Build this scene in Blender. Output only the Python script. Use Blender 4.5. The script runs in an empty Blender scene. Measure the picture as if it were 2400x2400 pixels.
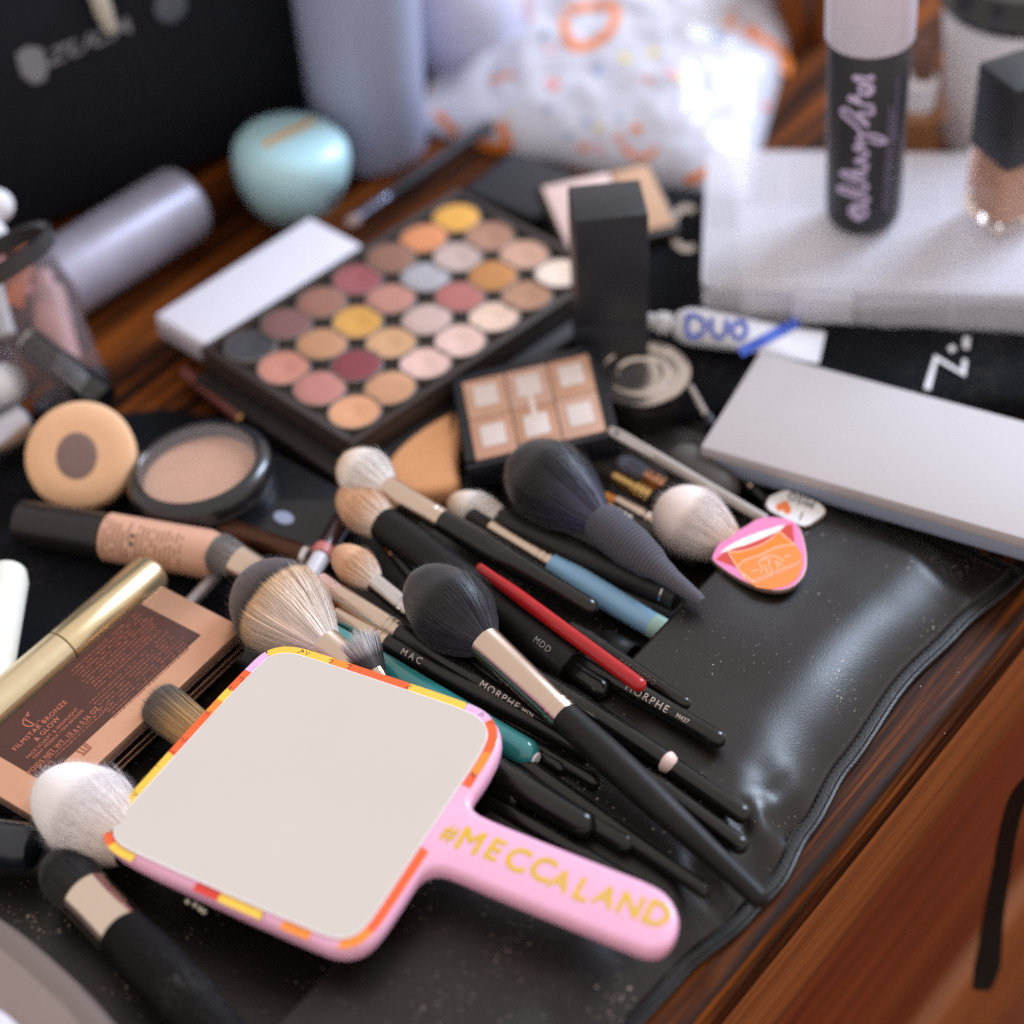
import bpy, bmesh, math, random
from mathutils import Vector, Matrix, noise
R = math.radians
K = 0.01                                    # everything below is written in centimetres
rng = random.Random(7)
col = bpy.context.scene.collection
sc = bpy.context.scene
# ------------------------------------------------------------------ camera
TH, F, H, ROLL = R(43), 5000.0, 68.0, R(3.5)
D0 = H / math.sin(TH)
CAM = Vector((0, -D0 * math.cos(TH), H))
FW = Vector((0, math.cos(TH), -math.sin(TH)))
UP0 = Vector((0, math.sin(TH), math.cos(TH)))
RT = Vector((1, 0, 0)) * math.cos(ROLL) - UP0 * math.sin(ROLL)
UP = UP0 * math.cos(ROLL) + Vector((1, 0, 0)) * math.sin(ROLL)
def ray(x, y): return FW + RT * ((x - 1200) / F) + UP * ((1200 - y) / F)
def P(x, y, z=0.0):                         # survey point of the photograph -> place on the level z (cm)
    d = ray(x, y); return CAM + d * ((z - CAM.z) / d.z)
def PL(x, y, o, n):                         # the same on a tilted plane
    d = ray(x, y); return CAM + d * ((o - CAM).dot(n) / d.dot(n))
def depth(p): return (p - CAM).dot(FW)
def px(w, p): return w * depth(p) / F       # photographed width -> cm
def proj(p):
    q = p - CAM; d = q.dot(FW); return Vector((1200 + F * q.dot(RT) / d, 1200 - F * q.dot(UP) / d))
cd = bpy.data.cameras.new('camera'); cam = bpy.data.objects.new('camera', cd); col.objects.link(cam)
cd.sensor_width = 36; cd.lens = 36 * F / 2400; cd.clip_start = 0.05; cd.clip_end = 50
rot = Matrix((RT, UP, -FW)).transposed()
cam.matrix_world = Matrix.Translation(CAM * K) @ rot.to_4x4()
cd.dof.use_dof = True; cd.dof.focus_distance = depth(P(1470, 1620, 2.4)) * K; cd.dof.aperture_fstop = 3.1
sc.camera = cam
# ------------------------------------------------------------------ world, lamps, exposure
w = bpy.data.worlds.new('World'); sc.world = w; w.use_nodes = True
bg = w.node_tree.nodes['Background']; bg.inputs[0].default_value = (0.81, 0.735, 0.695, 1); bg.inputs[1].default_value = 0.86
def area(name, loc, target, size, power, colour, size_y=None):
    l = bpy.data.lights.new(name, 'AREA'); l.energy = power; l.color = colour; l.size = size * K
    if size_y: l.shape = 'RECTANGLE'; l.size_y = size_y * K
    o = bpy.data.objects.new(name, l); col.objects.link(o)
    o.location = Vector(loc) * K
    o.rotation_euler = (Vector(target) - Vector(loc)).to_track_quat('-Z', 'Y').to_euler()
    return o
area('window_light', (190, 150, 165), (0, 0, 0), 95, 84, (0.66, 0.79, 1.0), 135)
vs = sc.view_settings; vs.view_transform = 'Standard'; vs.look = 'None'; vs.exposure = 0.50; vs.gamma = 1.0
try: vs.use_curve_mapping = False
except Exception: pass
sc.render.engine = 'CYCLES'; sc.cycles.use_denoising = False; sc.cycles.max_bounces = 10
sc.cycles.transparent_max_bounces = 16; sc.cycles.sample_clamp_indirect = 4; sc.cycles.sample_clamp_direct = 10
# ------------------------------------------------------------------ materials
def lin(h):
    h = h.lstrip('#'); c = [int(h[i:i + 2], 16) / 255 for i in (0, 2, 4)]
    return tuple(x / 12.92 if x <= 0.04045 else ((x + 0.055) / 1.055) ** 2.4 for x in c)
MATS = {}
def pbr(name, c, rough=.5, metal=0, var=.12, vs=2.0, bump=0.0, bs=20.0, spec=.5, coat=0, trans=0, ior=1.45, sss=0, alpha=1, rvar=.15, sheen=0, aniso=0, stretch=None, dust=0, dustc='d8cfc8', ds=6.0):
    if name in MATS: return MATS[name]
    m = bpy.data.materials.new(name); m.use_nodes = True; nt = m.node_tree; N = nt.nodes; L = nt.links
    b = N['Principled BSDF']; c = lin(c) if isinstance(c, str) else c
    tc = N.new('ShaderNodeTexCoord'); mp = N.new('ShaderNodeMapping'); L.new(tc.outputs['Object'], mp.inputs[0])
    if stretch: mp.inputs['Scale'].default_value = stretch
    nz = N.new('ShaderNodeTexNoise'); nz.inputs['Scale'].default_value = vs * 100; nz.inputs['Detail'].default_value = 5; L.new(mp.outputs[0], nz.inputs[0])
    mx = N.new('ShaderNodeMix'); mx.data_type = 'RGBA'
    mx.inputs[6].default_value = (*[x * (1 - var) for x in c], 1); mx.inputs[7].default_value = (*[min(1, x * (1 + var)) for x in c], 1)
    L.new(nz.outputs[0], mx.inputs[0]); out = mx.outputs[2]
    if dust:
        n2 = N.new('ShaderNodeTexNoise'); n2.inputs['Scale'].default_value = ds * 100; n2.inputs['Detail'].default_value = 3; L.new(tc.outputs['Object'], n2.inputs[0])
        n3 = N.new('ShaderNodeTexNoise'); n3.inputs['Scale'].default_value = 30; L.new(tc.outputs['Object'], n3.inputs[0])
        ad = N.new('ShaderNodeMath'); ad.operation = 'MULTIPLY_ADD'; L.new(n3.outputs[0], ad.inputs[0]); ad.inputs[1].default_value = .35; L.new(n2.outputs[0], ad.inputs[2])
        rp = N.new('ShaderNodeMapRange'); rp.inputs[1].default_value = .86; rp.inputs[2].default_value = .95; rp.inputs[4].default_value = dust; L.new(ad.outputs[0], rp.inputs[0])
        m2 = N.new('ShaderNodeMix'); m2.data_type = 'RGBA'; L.new(rp.outputs[0], m2.inputs[0]); L.new(out, m2.inputs[6]); m2.inputs[7].default_value = (*lin(dustc), 1); out = m2.outputs[2]
    L.new(out, b.inputs['Base Color'])
    mr = N.new('ShaderNodeMapRange'); mr.inputs[3].default_value = max(.02, rough * (1 - rvar)); mr.inputs[4].default_value = min(1, rough * (1 + rvar)); L.new(nz.outputs[0], mr.inputs[0]); L.new(mr.outputs[0], b.inputs['Roughness'])
    b.inputs['Metallic'].default_value = metal; b.inputs['Specular IOR Level'].default_value = spec; b.inputs['IOR'].default_value = ior
    b.inputs['Coat Weight'].default_value = coat; b.inputs['Coat Roughness'].default_value = .08
    b.inputs['Transmission Weight'].default_value = trans; b.inputs['Alpha'].default_value = alpha
    b.inputs['Sheen Weight'].default_value = sheen
    if sss: b.inputs['Subsurface Weight'].default_value = sss; b.inputs['Subsurface Radius'].default_value = (.006, .004, .003); b.inputs['Subsurface Scale'].default_value = .5
    if bump:
        bn = N.new('ShaderNodeTexNoise'); bn.inputs['Scale'].default_value = bs * 100; bn.inputs['Detail'].default_value = 4; L.new(mp.outputs[0], bn.inputs[0])
        bp = N.new('ShaderNodeBump'); bp.inputs['Strength'].default_value = bump; bp.inputs['Distance'].default_value = .0004; L.new(bn.outputs[0], bp.inputs['Height']); L.new(bp.outputs[0], b.inputs['Normal'])
    MATS[name] = m; return m
def hairmat(name, stops, rough=.55, lo=.68, hi=1.2):
    if name in MATS: return MATS[name]
    m = bpy.data.materials.new(name); m.use_nodes = True; N = m.node_tree.nodes; L = m.node_tree.links; b = N['Principled BSDF']
    at = N.new('ShaderNodeAttribute'); at.attribute_name = 't'
    r = N.new('ShaderNodeValToRGB'); L.new(at.outputs['Fac'], r.inputs[0])
    e = r.color_ramp.elements
    while len(e) < len(stops): e.new(.5)
    for el, (p, c) in zip(e, stops): el.position = p; el.color = (*lin(c), 1)
    rn = N.new('ShaderNodeAttribute'); rn.attribute_name = 'rnd'
    hs = N.new('ShaderNodeHueSaturation'); L.new(r.outputs[0], hs.inputs['Color'])
    mr = N.new('ShaderNodeMapRange'); mr.inputs[3].default_value = lo; mr.inputs[4].default_value = hi; L.new(rn.outputs['Fac'], mr.inputs[0]); L.new(mr.outputs[0], hs.inputs['Value'])
    L.new(hs.outputs[0], b.inputs['Base Color']); b.inputs['Roughness'].default_value = rough; b.inputs['Specular IOR Level'].default_value = .35; b.inputs['Sheen Weight'].default_value = .15
    MATS[name] = m; return m
def woodmat(name, c1, c2, c3, rough=.3, scale=1.0):
    m = bpy.data.materials.new(name); m.use_nodes = True; N = m.node_tree.nodes; L = m.node_tree.links; b = N['Principled BSDF']
    tc = N.new('ShaderNodeTexCoord'); mp = N.new('ShaderNodeMapping'); mp.inputs['Scale'].default_value = (2.2 * scale, 55 * scale, 55 * scale); L.new(tc.outputs['Object'], mp.inputs[0])
    n1 = N.new('ShaderNodeTexNoise'); n1.inputs['Scale'].default_value = 1.1; n1.inputs['Detail'].default_value = 9; n1.inputs['Roughness'].default_value = .62; n1.inputs['Distortion'].default_value = .5; L.new(mp.outputs[0], n1.inputs[0])
    r = N.new('ShaderNodeValToRGB'); L.new(n1.outputs[0], r.inputs[0]); e = r.color_ramp.elements; e.new(.5)
    for el, p, c in zip(e, (.36, .47, .62), (c1, c2, c3)): el.position = p; el.color = (*lin(c), 1)
    mp2 = N.new('ShaderNodeMapping'); mp2.inputs['Scale'].default_value = (9 * scale, 420 * scale, 420 * scale); L.new(tc.outputs['Object'], mp2.inputs[0])
    n2 = N.new('ShaderNodeTexNoise'); n2.inputs['Scale'].default_value = 1; n2.inputs['Detail'].default_value = 4; L.new(mp2.outputs[0], n2.inputs[0])
    mx = N.new('ShaderNodeMix'); mx.data_type = 'RGBA'; mx.blend_type = 'MULTIPLY'; mx.inputs[0].default_value = .5; L.new(r.outputs[0], mx.inputs[6])
    r2 = N.new('ShaderNodeValToRGB'); L.new(n2.outputs[0], r2.inputs[0]); r2.color_ramp.elements[0].position = .35; r2.color_ramp.elements[0].color = (.25, .2, .18, 1); r2.color_ramp.elements[1].position = .6
    L.new(r2.outputs[0], mx.inputs[7]); L.new(mx.outputs[2], b.inputs['Base Color']); b.inputs['Roughness'].default_value = rough; b.inputs['Specular IOR Level'].default_value = .1
    bp = N.new('ShaderNodeBump'); bp.inputs['Strength'].default_value = .15; bp.inputs['Distance'].default_value = .0003; L.new(n2.outputs[0], bp.inputs['Height']); L.new(bp.outputs[0], b.inputs['Normal'])
    MATS[name] = m; return m
BLACK = pbr('black_lacquer', '#12100e', .26, var=.2, spec=.5, dust=.25, ds=22)
BLACKM = pbr('black_matt_plastic', '#171414', .5, var=.2, bump=.05, bs=60, dust=.2, ds=18)
BLACKS = pbr('black_satin_rubber', '#100e0d', .5, spec=.3, var=.2, dust=.15, ds=25)
NAVY = pbr('blue_black_plastic', '#141720', .42, var=.2)
CHAMP = pbr('champagne_metal', '#cbb7a6', .27, 1, var=.06, stretch=(.2, 3, 3), vs=6)
SILVER = pbr('silver_metal', '#c9c6c6', .2, 1, var=.05)
COPPER = pbr('copper_metal', '#c08a6c', .28, 1, var=.08)
GOLD = pbr('gold_metal', '#c9a468', .3, 1, var=.08)
LEATHER = pbr('black_leather', '#17110e', .36, var=.5, vs=.22, bump=.26, bs=15, dust=.85, ds=6.5, dustc='a8988b', rvar=.22, spec=.5)
SEAM = pbr('leather_edge', '#0f0d0d', .34, var=.2, bump=.3, bs=12)
CLOTH = pbr('black_cloth', '#0d0e13', .95, var=.35, vs=3, bump=.6, bs=30, spec=.15, dust=.3, ds=14)
WHITEP = pbr('white_plastic', '#dcdadd', .35, var=.03)
# ------------------------------------------------------------------ mesh helpers (all world cm)
class MB:
    def __init__(s): s.v = []; s.f = []; s.t = []; s.r = []
    def add(s, vs, fs, M=None, t=None, r=None):
        o = len(s.v)
        s.v += [(M @ Vector(q)) if M else Vector(q) for q in vs]; s.f += [tuple(i + o for i in f) for f in fs]
        s.t += t if t else [0.0] * len(vs); s.r += r if r else [.5] * len(vs); return s
    def rings(s, rs, M=None, cap0=True, cap1=True, close=True, t=None):
        n = len(rs[0]); vs = [q for r in rs for q in r]; fs = []
        for i in range(len(rs) - 1):
            for j in range(n if close else n - 1):
                k = (j + 1) % n; fs.append((i * n + j, i * n + k, (i + 1) * n + k, (i + 1) * n + j))
        if cap0: fs.append(tuple(range(n - 1, -1, -1)))
        if cap1: fs.append(tuple((len(rs) - 1) * n + j for j in range(n)))
        return s.add(vs, fs, M, t=[x for x in t for _ in range(n)] if t else None)
    def lathe(s, prof, M=None, n=32, axis='z', sy=1, sz=1, cap0=True, cap1=True, t=None):
        rs = []
        for a, r in prof:                    # (height, radius)
            ring = []
            for j in range(n):
                c, q = math.cos(2 * math.pi * j / n) * r, math.sin(2 * math.pi * j / n) * r
                ring.append((c * sy, q * sz, a) if axis == 'z' else (a, c * sy, q * sz))
            rs.append(ring)
        return s.rings(rs, M, cap0, cap1, t=t)
    def rbox(s, x, y, z, b=.1, M=None, seg=2, c=(0, 0, 0)):
        bm = bmesh.new(); bmesh.ops.create_cube(bm, size=1)
        for q in bm.verts: q.co = Vector((q.co.x * x + c[0], q.co.y * y + c[1], q.co.z * z + c[2]))
        if b > 0: bmesh.ops.bevel(bm, geom=bm.edges[:], offset=b, segments=seg, profile=.5, affect='EDGES')
        bm.verts.index_update(); s.add([q.co.copy() for q in bm.verts], [tuple(q.index for q in f.verts) for f in bm.faces], M); bm.free(); return s
    def prism(s, poly, z0, z1, b=0.0, M=None, seg=3, b0=None):
        poly = ccw(poly); b0 = b if b0 is None else b0
        rs = []
        if b0 > 0:
            for i in range(seg): a = math.pi / 2 * i / seg; rs.append([(x, y, z0 + b0 * (1 - math.cos(a))) for x, y in inset(poly, b0 * (1 - math.sin(a)))])
            rs.append([(x, y, z0 + b0) for x, y in poly])
        else: rs.append([(x, y, z0) for x, y in poly])
        if b > 0:
            rs.append([(x, y, z1 - b) for x, y in poly])
            for i in range(1, seg + 1): a = math.pi / 2 * i / seg; rs.append([(x, y, z1 - b + b * math.sin(a)) for x, y in inset(poly, b * (1 - math.cos(a)))])
        else: rs.append([(x, y, z1) for x, y in poly])
        return s.rings(rs, M)
    def tube(s, pts, rad, n=10, M=None, flat=1.0, up=Vector((0, 0, 1))):
        pts = [Vector(p) for p in pts]; rad = rad if isinstance(rad, (list, tuple)) else [rad] * len(pts); rs = []
        for i, p in enumerate(pts):
            d = (pts[min(i + 1, len(pts) - 1)] - pts[max(i - 1, 0)]).normalized()
            a = d.cross(up); a = a.normalized() if a.length > 1e-4 else Vector((1, 0, 0)); c = a.cross(d)
            rs.append([p + a * (math.cos(2 * math.pi * j / n) * rad[i]) + c * (math.sin(2 * math.pi * j / n) * rad[i] * flat) for j in range(n)])
        return s.rings(rs, M)
    def stroke(s, pts, wd, f, closed=False):  # flat ribbon, 2d points mapped by f(x, y) -> world
        pts = [Vector(p) for p in pts]; n = len(pts); vs = []
        for i, p in enumerate(pts):
            a = pts[(i - 1) % n] if closed or i else p; b = pts[(i + 1) % n] if closed or i < n - 1 else p
            d = (b - a); d = d.normalized() if d.length > 1e-9 else Vector((1, 0)); q = Vector((-d.y, d.x)) * wd / 2
            vs += [f(*(p + q)), f(*(p - q))]
        fs = [(2 * i, 2 * i + 1, (2 * i + 3) % (2 * n), (2 * i + 2) % (2 * n)) for i in range(n if closed else n - 1)]
        return s.add(vs, fs)
    def build(s, name, mat, parent=None, sharp=38, origin=None):
        Mp = PM[parent.name] if parent else Matrix.Translation(origin if origin is not None else centre(s.v))
        inv = Mp.inverted(); me = bpy.data.meshes.new(name); me.from_pydata([(inv @ q) * K for q in s.v], [], s.f)
        if any(s.t):
            me.attributes.new('t', 'FLOAT', 'POINT').data.foreach_set('value', s.t); me.attributes.new('rnd', 'FLOAT', 'POINT').data.foreach_set('value', s.r)
        me.polygons.foreach_set('use_smooth', [True] * len(me.polygons)); me.update()
        if sharp: me.set_sharp_from_angle(angle=R(sharp))
        me.materials.append(mat); o = bpy.data.objects.new(name, me); col.objects.link(o)
        if parent: o.parent = parent
        else: setM(o, Mp)
        PM[o.name] = Mp; return o
PM = {}
def setM(o, M):
    Mk = M.copy(); Mk.translation = M.translation * K; o.matrix_world = Mk
def centre(vs):
    n = len(vs); c = sum(vs, Vector()) / n; c.z = min(q.z for q in vs); return c
def thing(name, label, cat, M, group=None):
    o = bpy.data.objects.new(name, None); o.empty_display_size = .01; col.objects.link(o); setM(o, M); PM[o.name] = M
    return tag(o, label, cat, group)
def tag(o, label, cat, group=None, kind=None):
    if label: o['label'] = label
    if cat: o['category'] = cat
    if group: o['group'] = group
    if kind: o['kind'] = kind
    return o
def frame(o, x, up=Vector((0, 0, 1))):
    x = Vector(x).normalized(); z = Vector(up) - x * x.dot(Vector(up)); z.normalize(); y = z.cross(x)
    M = Matrix((x, y, z)).transposed().to_4x4(); M.translation = o; return M
def ccw(p):
    a = sum(p[i - 1][0] * p[i][1] - p[i][0] * p[i - 1][1] for i in range(len(p))); return list(p) if a > 0 else list(p)[::-1]
def inset(p, d):
    n = len(p); out = []
    for i in range(n):
        a, b, c = Vector(p[i - 1]), Vector(p[i]), Vector(p[(i + 1) % n]); u = (b - a).normalized(); v = (c - b).normalized()
        n1, n2 = Vector((-u.y, u.x)), Vector((-v.y, v.x)); m = (n1 + n2); k = m.length_squared
        m = m / k * 2 if k > .3 else n1; out.append(tuple(b + m * d))
    return out
def smooth(p, it=2, closed=True):
    for _ in range(it):
        q = []; n = len(p)
        for i in range(n if closed else n - 1):
            a, b = Vector(p[i]), Vector(p[(i + 1) % n]); q += [tuple(a * .75 + b * .25), tuple(a * .25 + b * .75)]
        if not closed: q = [tuple(p[0])] + q + [tuple(p[-1])]
        p = q
    return p
def rrect(x, y, r, n=6):
    out = []
    for cx, cy, a in ((x / 2 - r, y / 2 - r, 0), (-x / 2 + r, y / 2 - r, 90), (-x / 2 + r, -y / 2 + r, 180), (x / 2 - r, -y / 2 + r, 270)):
        for i in range(n + 1): t = R(a + 90 * i / n); out.append((cx + r * math.cos(t), cy + r * math.sin(t)))
    return out
TXT = {}
def text2d(body, size=1.0, space=1.0, bold=0.0):
    k = (body, space, bold)
    if k not in TXT:
        c = bpy.data.curves.new('t', 'FONT'); c.body = body; c.size = 1; c.space_character = space; c.resolution_u = 3; c.align_x = 'CENTER'; c.align_y = 'CENTER'
        o = bpy.data.objects.new('t', c); col.objects.link(o); dg = bpy.context.evaluated_depsgraph_get(); me = o.evaluated_get(dg).to_mesh()
        bm = bmesh.new(); bm.from_mesh(me)
        for i in range(-7, 8): bmesh.ops.bisect_plane(bm, geom=bm.verts[:] + bm.edges[:] + bm.faces[:], plane_co=(0, i * .07, 0), plane_no=(0, 1, 0))
        bm.verts.index_update(); TXT[k] = ([(q.co.x, q.co.y) for q in bm.verts], [tuple(q.index for q in f.verts) for f in bm.faces]); bm.free(); o.evaluated_get(dg).to_mesh_clear(); bpy.data.objects.remove(o); bpy.data.curves.remove(c)
    v, f = TXT[k]; return [(x * size, y * size) for x, y in v], f
def text_on(mb, body, size, f, space=1.0, bold=0.0):
    v, fs = text2d(body, size, space)
    for k, (dx, dy) in enumerate(((0, 0),) if bold <= 0 else ((0, 0), (1, .3), (-1, -.3), (.3, -1), (-.3, 1))):
        ps = [f(x + dx * bold * size, y + dy * bold * size) for x, y in v]; mb.add([p + (CAM - p).normalized() * (.003 * k) for p in ps], fs)
    return mb
def lerp(a, b, t): return a + (b - a) * t
def sstep(a, b, x): t = max(0, min(1, (x - a) / (b - a))); return t * t * (3 - 2 * t)
def nz(x, y, z=0, s=1.0): return noise.noise(Vector((x * s, y * s, z * s + 3.7)))
def stick(T, E):                            # frame with x from the far end E to the tip T
    return frame(E, T - E), (T - E).length
def along(T, E, p):                         # how far along E->T the photographed mark p lies
    best = (1e9, 0)
    for i in range(401):
        t = i / 400; d = (proj(lerp(E, T, t)) - Vector(p)).length
        if d < best[0]: best = (d, t)
    return best[1] * (T - E).length

# ================================================================== setting: table
ta, tb = P(2283, 1600, 0), P(1640, 2390, 0)
tx = (ta - tb).normalized(); ty = Vector((-tx.y, tx.x, 0))
TM = frame(tb, tx)
WOOD = woodmat('mahogany', '#0b0401', '#3a1b07', '#804212', .5, 1.5)
WOOD2 = woodmat('rail_wood', '#7c4624', '#8a4f29', '#945a32', .6, .5)
WOOD3 = woodmat('drawer_wood', '#6a3018', '#74361b', '#7c3f20', .6, .3)
prof = [(130, -2.2), (130, 0), (.55, 0), (.25, -.05), (.05, -.2), (-.02, -.42), (.0, -.6), (.12, -.72), (.12, -.85), (-.02, -1.0), (-.02, -2.2)]
m = MB(); m.rings([[(x, a, b) for a, b in prof] for x in (-150, -60, 0, 20, 120)], TM); table = m.build('table_top', WOOD, origin=tb); setM(table, TM)
# re-express in the table's own frame so that the grain runs along the edge
def reframe(o, M):
    inv = M.inverted(); old = PM[o.name]
    for q in o.data.vertices: q.co = (inv @ (old @ (q.co / K))) * K
    PM[o.name] = M; setM(o, M) if not o.parent else None
PM[table.name] = Matrix.Translation(tb); reframe(table, TM); tag(table, None, None, kind='structure')
def tpart(name, y0, y1, z0, z1, mat, x0=-150, x1=120, b=.15):
    m = MB(); m.rbox(x1 - x0, y1 - y0, z1 - z0, b, TM, c=((x0 + x1) / 2, (y0 + y1) / 2, (z0 + z1) / 2)); return m.build(name, mat, table)
tpart('table_rail', .25, 2.2, -8.6, -2.25, WOOD2, b=.3)
dr = tpart('drawer_front', 1.6, 3.4, -30, -8.75, WOOD3)
tpart('lower_rail', .6, 3.4, -42, -30.2, WOOD2)
m = MB(); m.add([(-400, -400, -75), (400, -400, -75), (400, 400, -75), (-400, 400, -75)], [(0, 1, 2, 3)]); fl = m.build('floor', WOOD3); tag(fl, None, None, kind='structure')

# hanging strap in front of the drawer
SP = TM.inverted() @ P(2345, 1950, -12)
pts = [(2440, 1800, -5), (2385, 1860, -7), (2360, 1950, -10), (2345, 2050, -13), (2325, 2160, -16), (2318, 2240, -18), (2300, 2320, -20)]
wd = [.75, .8, .8, .85, 1.0, 1.25, .8]
pts = smooth(pts, 3, False); wd = [lerp(w0, w1, u) for w0, w1, u in [(wd[min(5, int(q))], wd[min(5, int(q)) + 1], q - min(5, int(q))) for q in [6 * k / (len(pts) - 1) for k in range(len(pts))]]]
vs = []; fs = []
for i, (x, y, z) in enumerate(pts):
    p = P(x, y, z)
    for k in (-1, 1):
        for h in (0, .16): vs.append(p + RT * (k * wd[i] / 2) - FW * h)
for i in range(len(pts) - 1):
    a = i * 4; b = a + 4
    for q in ((0, 1), (1, 3), (3, 2), (2, 0)): fs.append((a + q[0], a + q[1], b + q[1], b + q[0]))
fs += [(0, 2, 3, 1), (len(vs) - 4, len(vs) - 3, len(vs) - 1, len(vs) - 2)]
m = MB(); m.add(vs, fs); tag(m.build('strap', BLACKS, sharp=60), 'black fabric strap hanging down in front of the wooden drawer', 'strap')

# ================================================================== black cloths and bags under the things
def sheet(name, pts, z, mat, label, cat, amp=.25, nx=40, thick=.2):
    c = [P(x, y, z) for x, y in pts]; m = MB(); vs = []; ny = nx
    for j in range(ny + 1):
        for i in range(nx + 1):
            u, v = i / nx, j / ny; p = lerp(lerp(c[0], c[1], u), lerp(c[3], c[2], u), v)
            e = min(u, v, 1 - u, 1 - v)
            wob = Vector((nz(p.x, p.y, 1, .25), nz(p.x, p.y, 9, .25), 0)) * .8 * (1 if e == 0 else .3)
            p = p + wob; p.z = z + thick * sstep(0, .03, e) + amp * max(0, nz(p.x, p.y, 5, .22)) * sstep(0, .1, e); vs.append(p)
    fs = [(j * (nx + 1) + i, j * (nx + 1) + i + 1, (j + 1) * (nx + 1) + i + 1, (j + 1) * (nx + 1) + i) for j in range(ny) for i in range(nx)]
    m.add(vs, fs); return tag(m.build(name, mat, sharp=None), label, cat)
sheet('cloth', [(-420, 1000), (560, 960), (1180, 1420), (-500, 2520)], .05, CLOTH, 'black cloth spread under the compacts and tubes on the left', 'cloth')
def pillow(name, c, zmax, mat, label, cat, nx=44, wr=.25, ws=.35, pw=.5, base=.1, parent=None, seed=0):
    c = [c[0], c[1], c[1] + c[3] - c[0], c[3]]
    def h(u, v):
        e = max(0, 16 * u * (1 - u) * v * (1 - v)) ** pw
        p = lerp(lerp(c[0], c[1], u), lerp(c[3], c[2], u), v)
        return base + zmax * e * (1 + wr * nz(p.x, p.y, seed, ws) + wr * .6 * nz(p.x + 9, p.y, seed + 4, ws * 2.4) + wr * .3 * nz(p.x, p.y + 5, seed, ws * 5)), p
    vs = []
    for j in range(nx + 1):
        for i in range(nx + 1):
            z, p = h(i / nx, j / nx); q = p.copy(); q.z = p.z + z; vs.append(q)
    off = len(vs)
    for j in range(nx + 1):
        for i in range(nx + 1):
            p = lerp(lerp(c[0], c[1], i / nx), lerp(c[3], c[2], i / nx), j / nx); vs.append(p.copy())
    fs = []
    for j in range(nx):
        for i in range(nx):
            a = j * (nx + 1) + i; fs.append((a, a + 1, a + nx + 2, a + nx + 1)); fs.append((a + off, a + off + nx + 1, a + off + nx + 2, a + off + 1))
    for i in range(nx):
        for a, b in ((i, i + 1), (nx * (nx + 1) + i + 1, nx * (nx + 1) + i), ((i + 1) * (nx + 1), i * (nx + 1)), (i * (nx + 1) + nx, (i + 1) * (nx + 1) + nx)): fs.append((b, a, a + off, b + off))
    cc = (c[0] + c[1] + c[2] + c[3]) / 4
    t = thing(name, label, cat, Matrix.Translation(cc)); m = MB(); m.add(vs, fs); m.build('shell', mat, t, sharp=None)
    e1, e2 = c[1] - c[0], c[3] - c[0]
    def top(x, y, lift=.04):                # survey pixel -> point on the top of the pillow
        def over(z):
            p = P(x, y, z); d = p - c[0]; det = e1.x * e2.y - e1.y * e2.x
            u = (d.x * e2.y - d.y * e2.x) / det; v = (e1.x * d.y - e1.y * d.x) / det
            if not (0 <= u <= 1 and 0 <= v <= 1): return -1
            hh, q = h(u, v); return q.z + hh + lift - z
        z = c[0].z + base + zmax * 1.4
        while z > c[0].z and over(z) < 0: z -= .12
        lo, hi = z, z + .12
        for _ in range(8):
            mid = (lo + hi) / 2
            if over(mid) < 0: hi = mid
            else: lo = mid
        return P(x, y, lo)
    return t, top
# black zip bag lying under the glue tube and the grey box, with a white zigzag
bagc = [P(1470, 770, .1), P(2560, 730, .1), P(2560, 990, .1), P(1530, 1010, .1)]
bag, btop = pillow('zip_bag', bagc, 1.5, CLOTH, 'black fabric bag with white zigzag mark under the glue tube', 'bag', wr=.12, pw=.25)
m = MB(); m.stroke([(2173, 912), (2194, 838), (2258, 876), (2266, 790)], 15, lambda x, y: btop(x, y, .07)); m.stroke([(2225, 820), (2238, 814)], 13, lambda x, y: btop(x, y, .07)); m.build('zigzag_mark', WHITEP, bag, sharp=None)

# big black bag standing at the back left
bA, bB = P(-330, 720, 0), P(790, 290, 0)
bM = frame((bA + bB) / 2, bB - bA); bw = (bB - bA).length
t = thing('travel_bag', 'large black fabric bag with faded white lettering standing at the back left', 'bag', bM)
m = MB(); vs = []; nx, ny = 30, 20
BAGC = pbr('bag_fabric', '#191c25', .8, var=.3, vs=.6, bump=.5, bs=25, spec=.25)
m.rbox(bw, 14, 26, 1.2, bM @ Matrix.Translation((0, 7.4, 13)), 4); m.build('body', BAGC, t)
m = MB(); m.rbox(bw * .9, .5, 15, .25, bM @ Matrix.Translation((0, .3, 8.2)), 2); m.build('front_pocket', BAGC, t)
nB = bM.to_3x3() @ Vector((0, -1, 0)); oB = bM @ Vector((0, -.02, 0))
oB2 = bM @ Vector((0, -.06, 0))
fB = lambda x, y: PL(x, y, oB2, nB)
LETG = pbr('faded_print', '#8a8c96', .7)
m = MB()
m.add([fB(x, y) for x, y in [(38, 128), (60, 108), (98, 112), (112, 150), (108, 185), (80, 198), (50, 175)]], [tuple(range(7))])
fl_ = lambda x, y: fB(205 + x * 105 + y * 28, 105 - x * 42 - y * 75)
text_on(m, 'ZUCA', .95, lambda x, y: fB(212 + x * 78 + y * 18, 98 - x * 33 + -y * 66), 1.0, .02)
m.build('lettering', LETG, t, sharp=None)
m = MB(); m.lathe([(0, .95), (.15, .95), (.2, .8)], Matrix.Translation(fB(398, 12)) @ frame(Vector((0, 0, 0)), bM.to_3x3() @ Vector((1, 0, 0)), nB), 20); m.build('badge', pbr('grey_badge', '#5b5f6b', .5), t)
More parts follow.
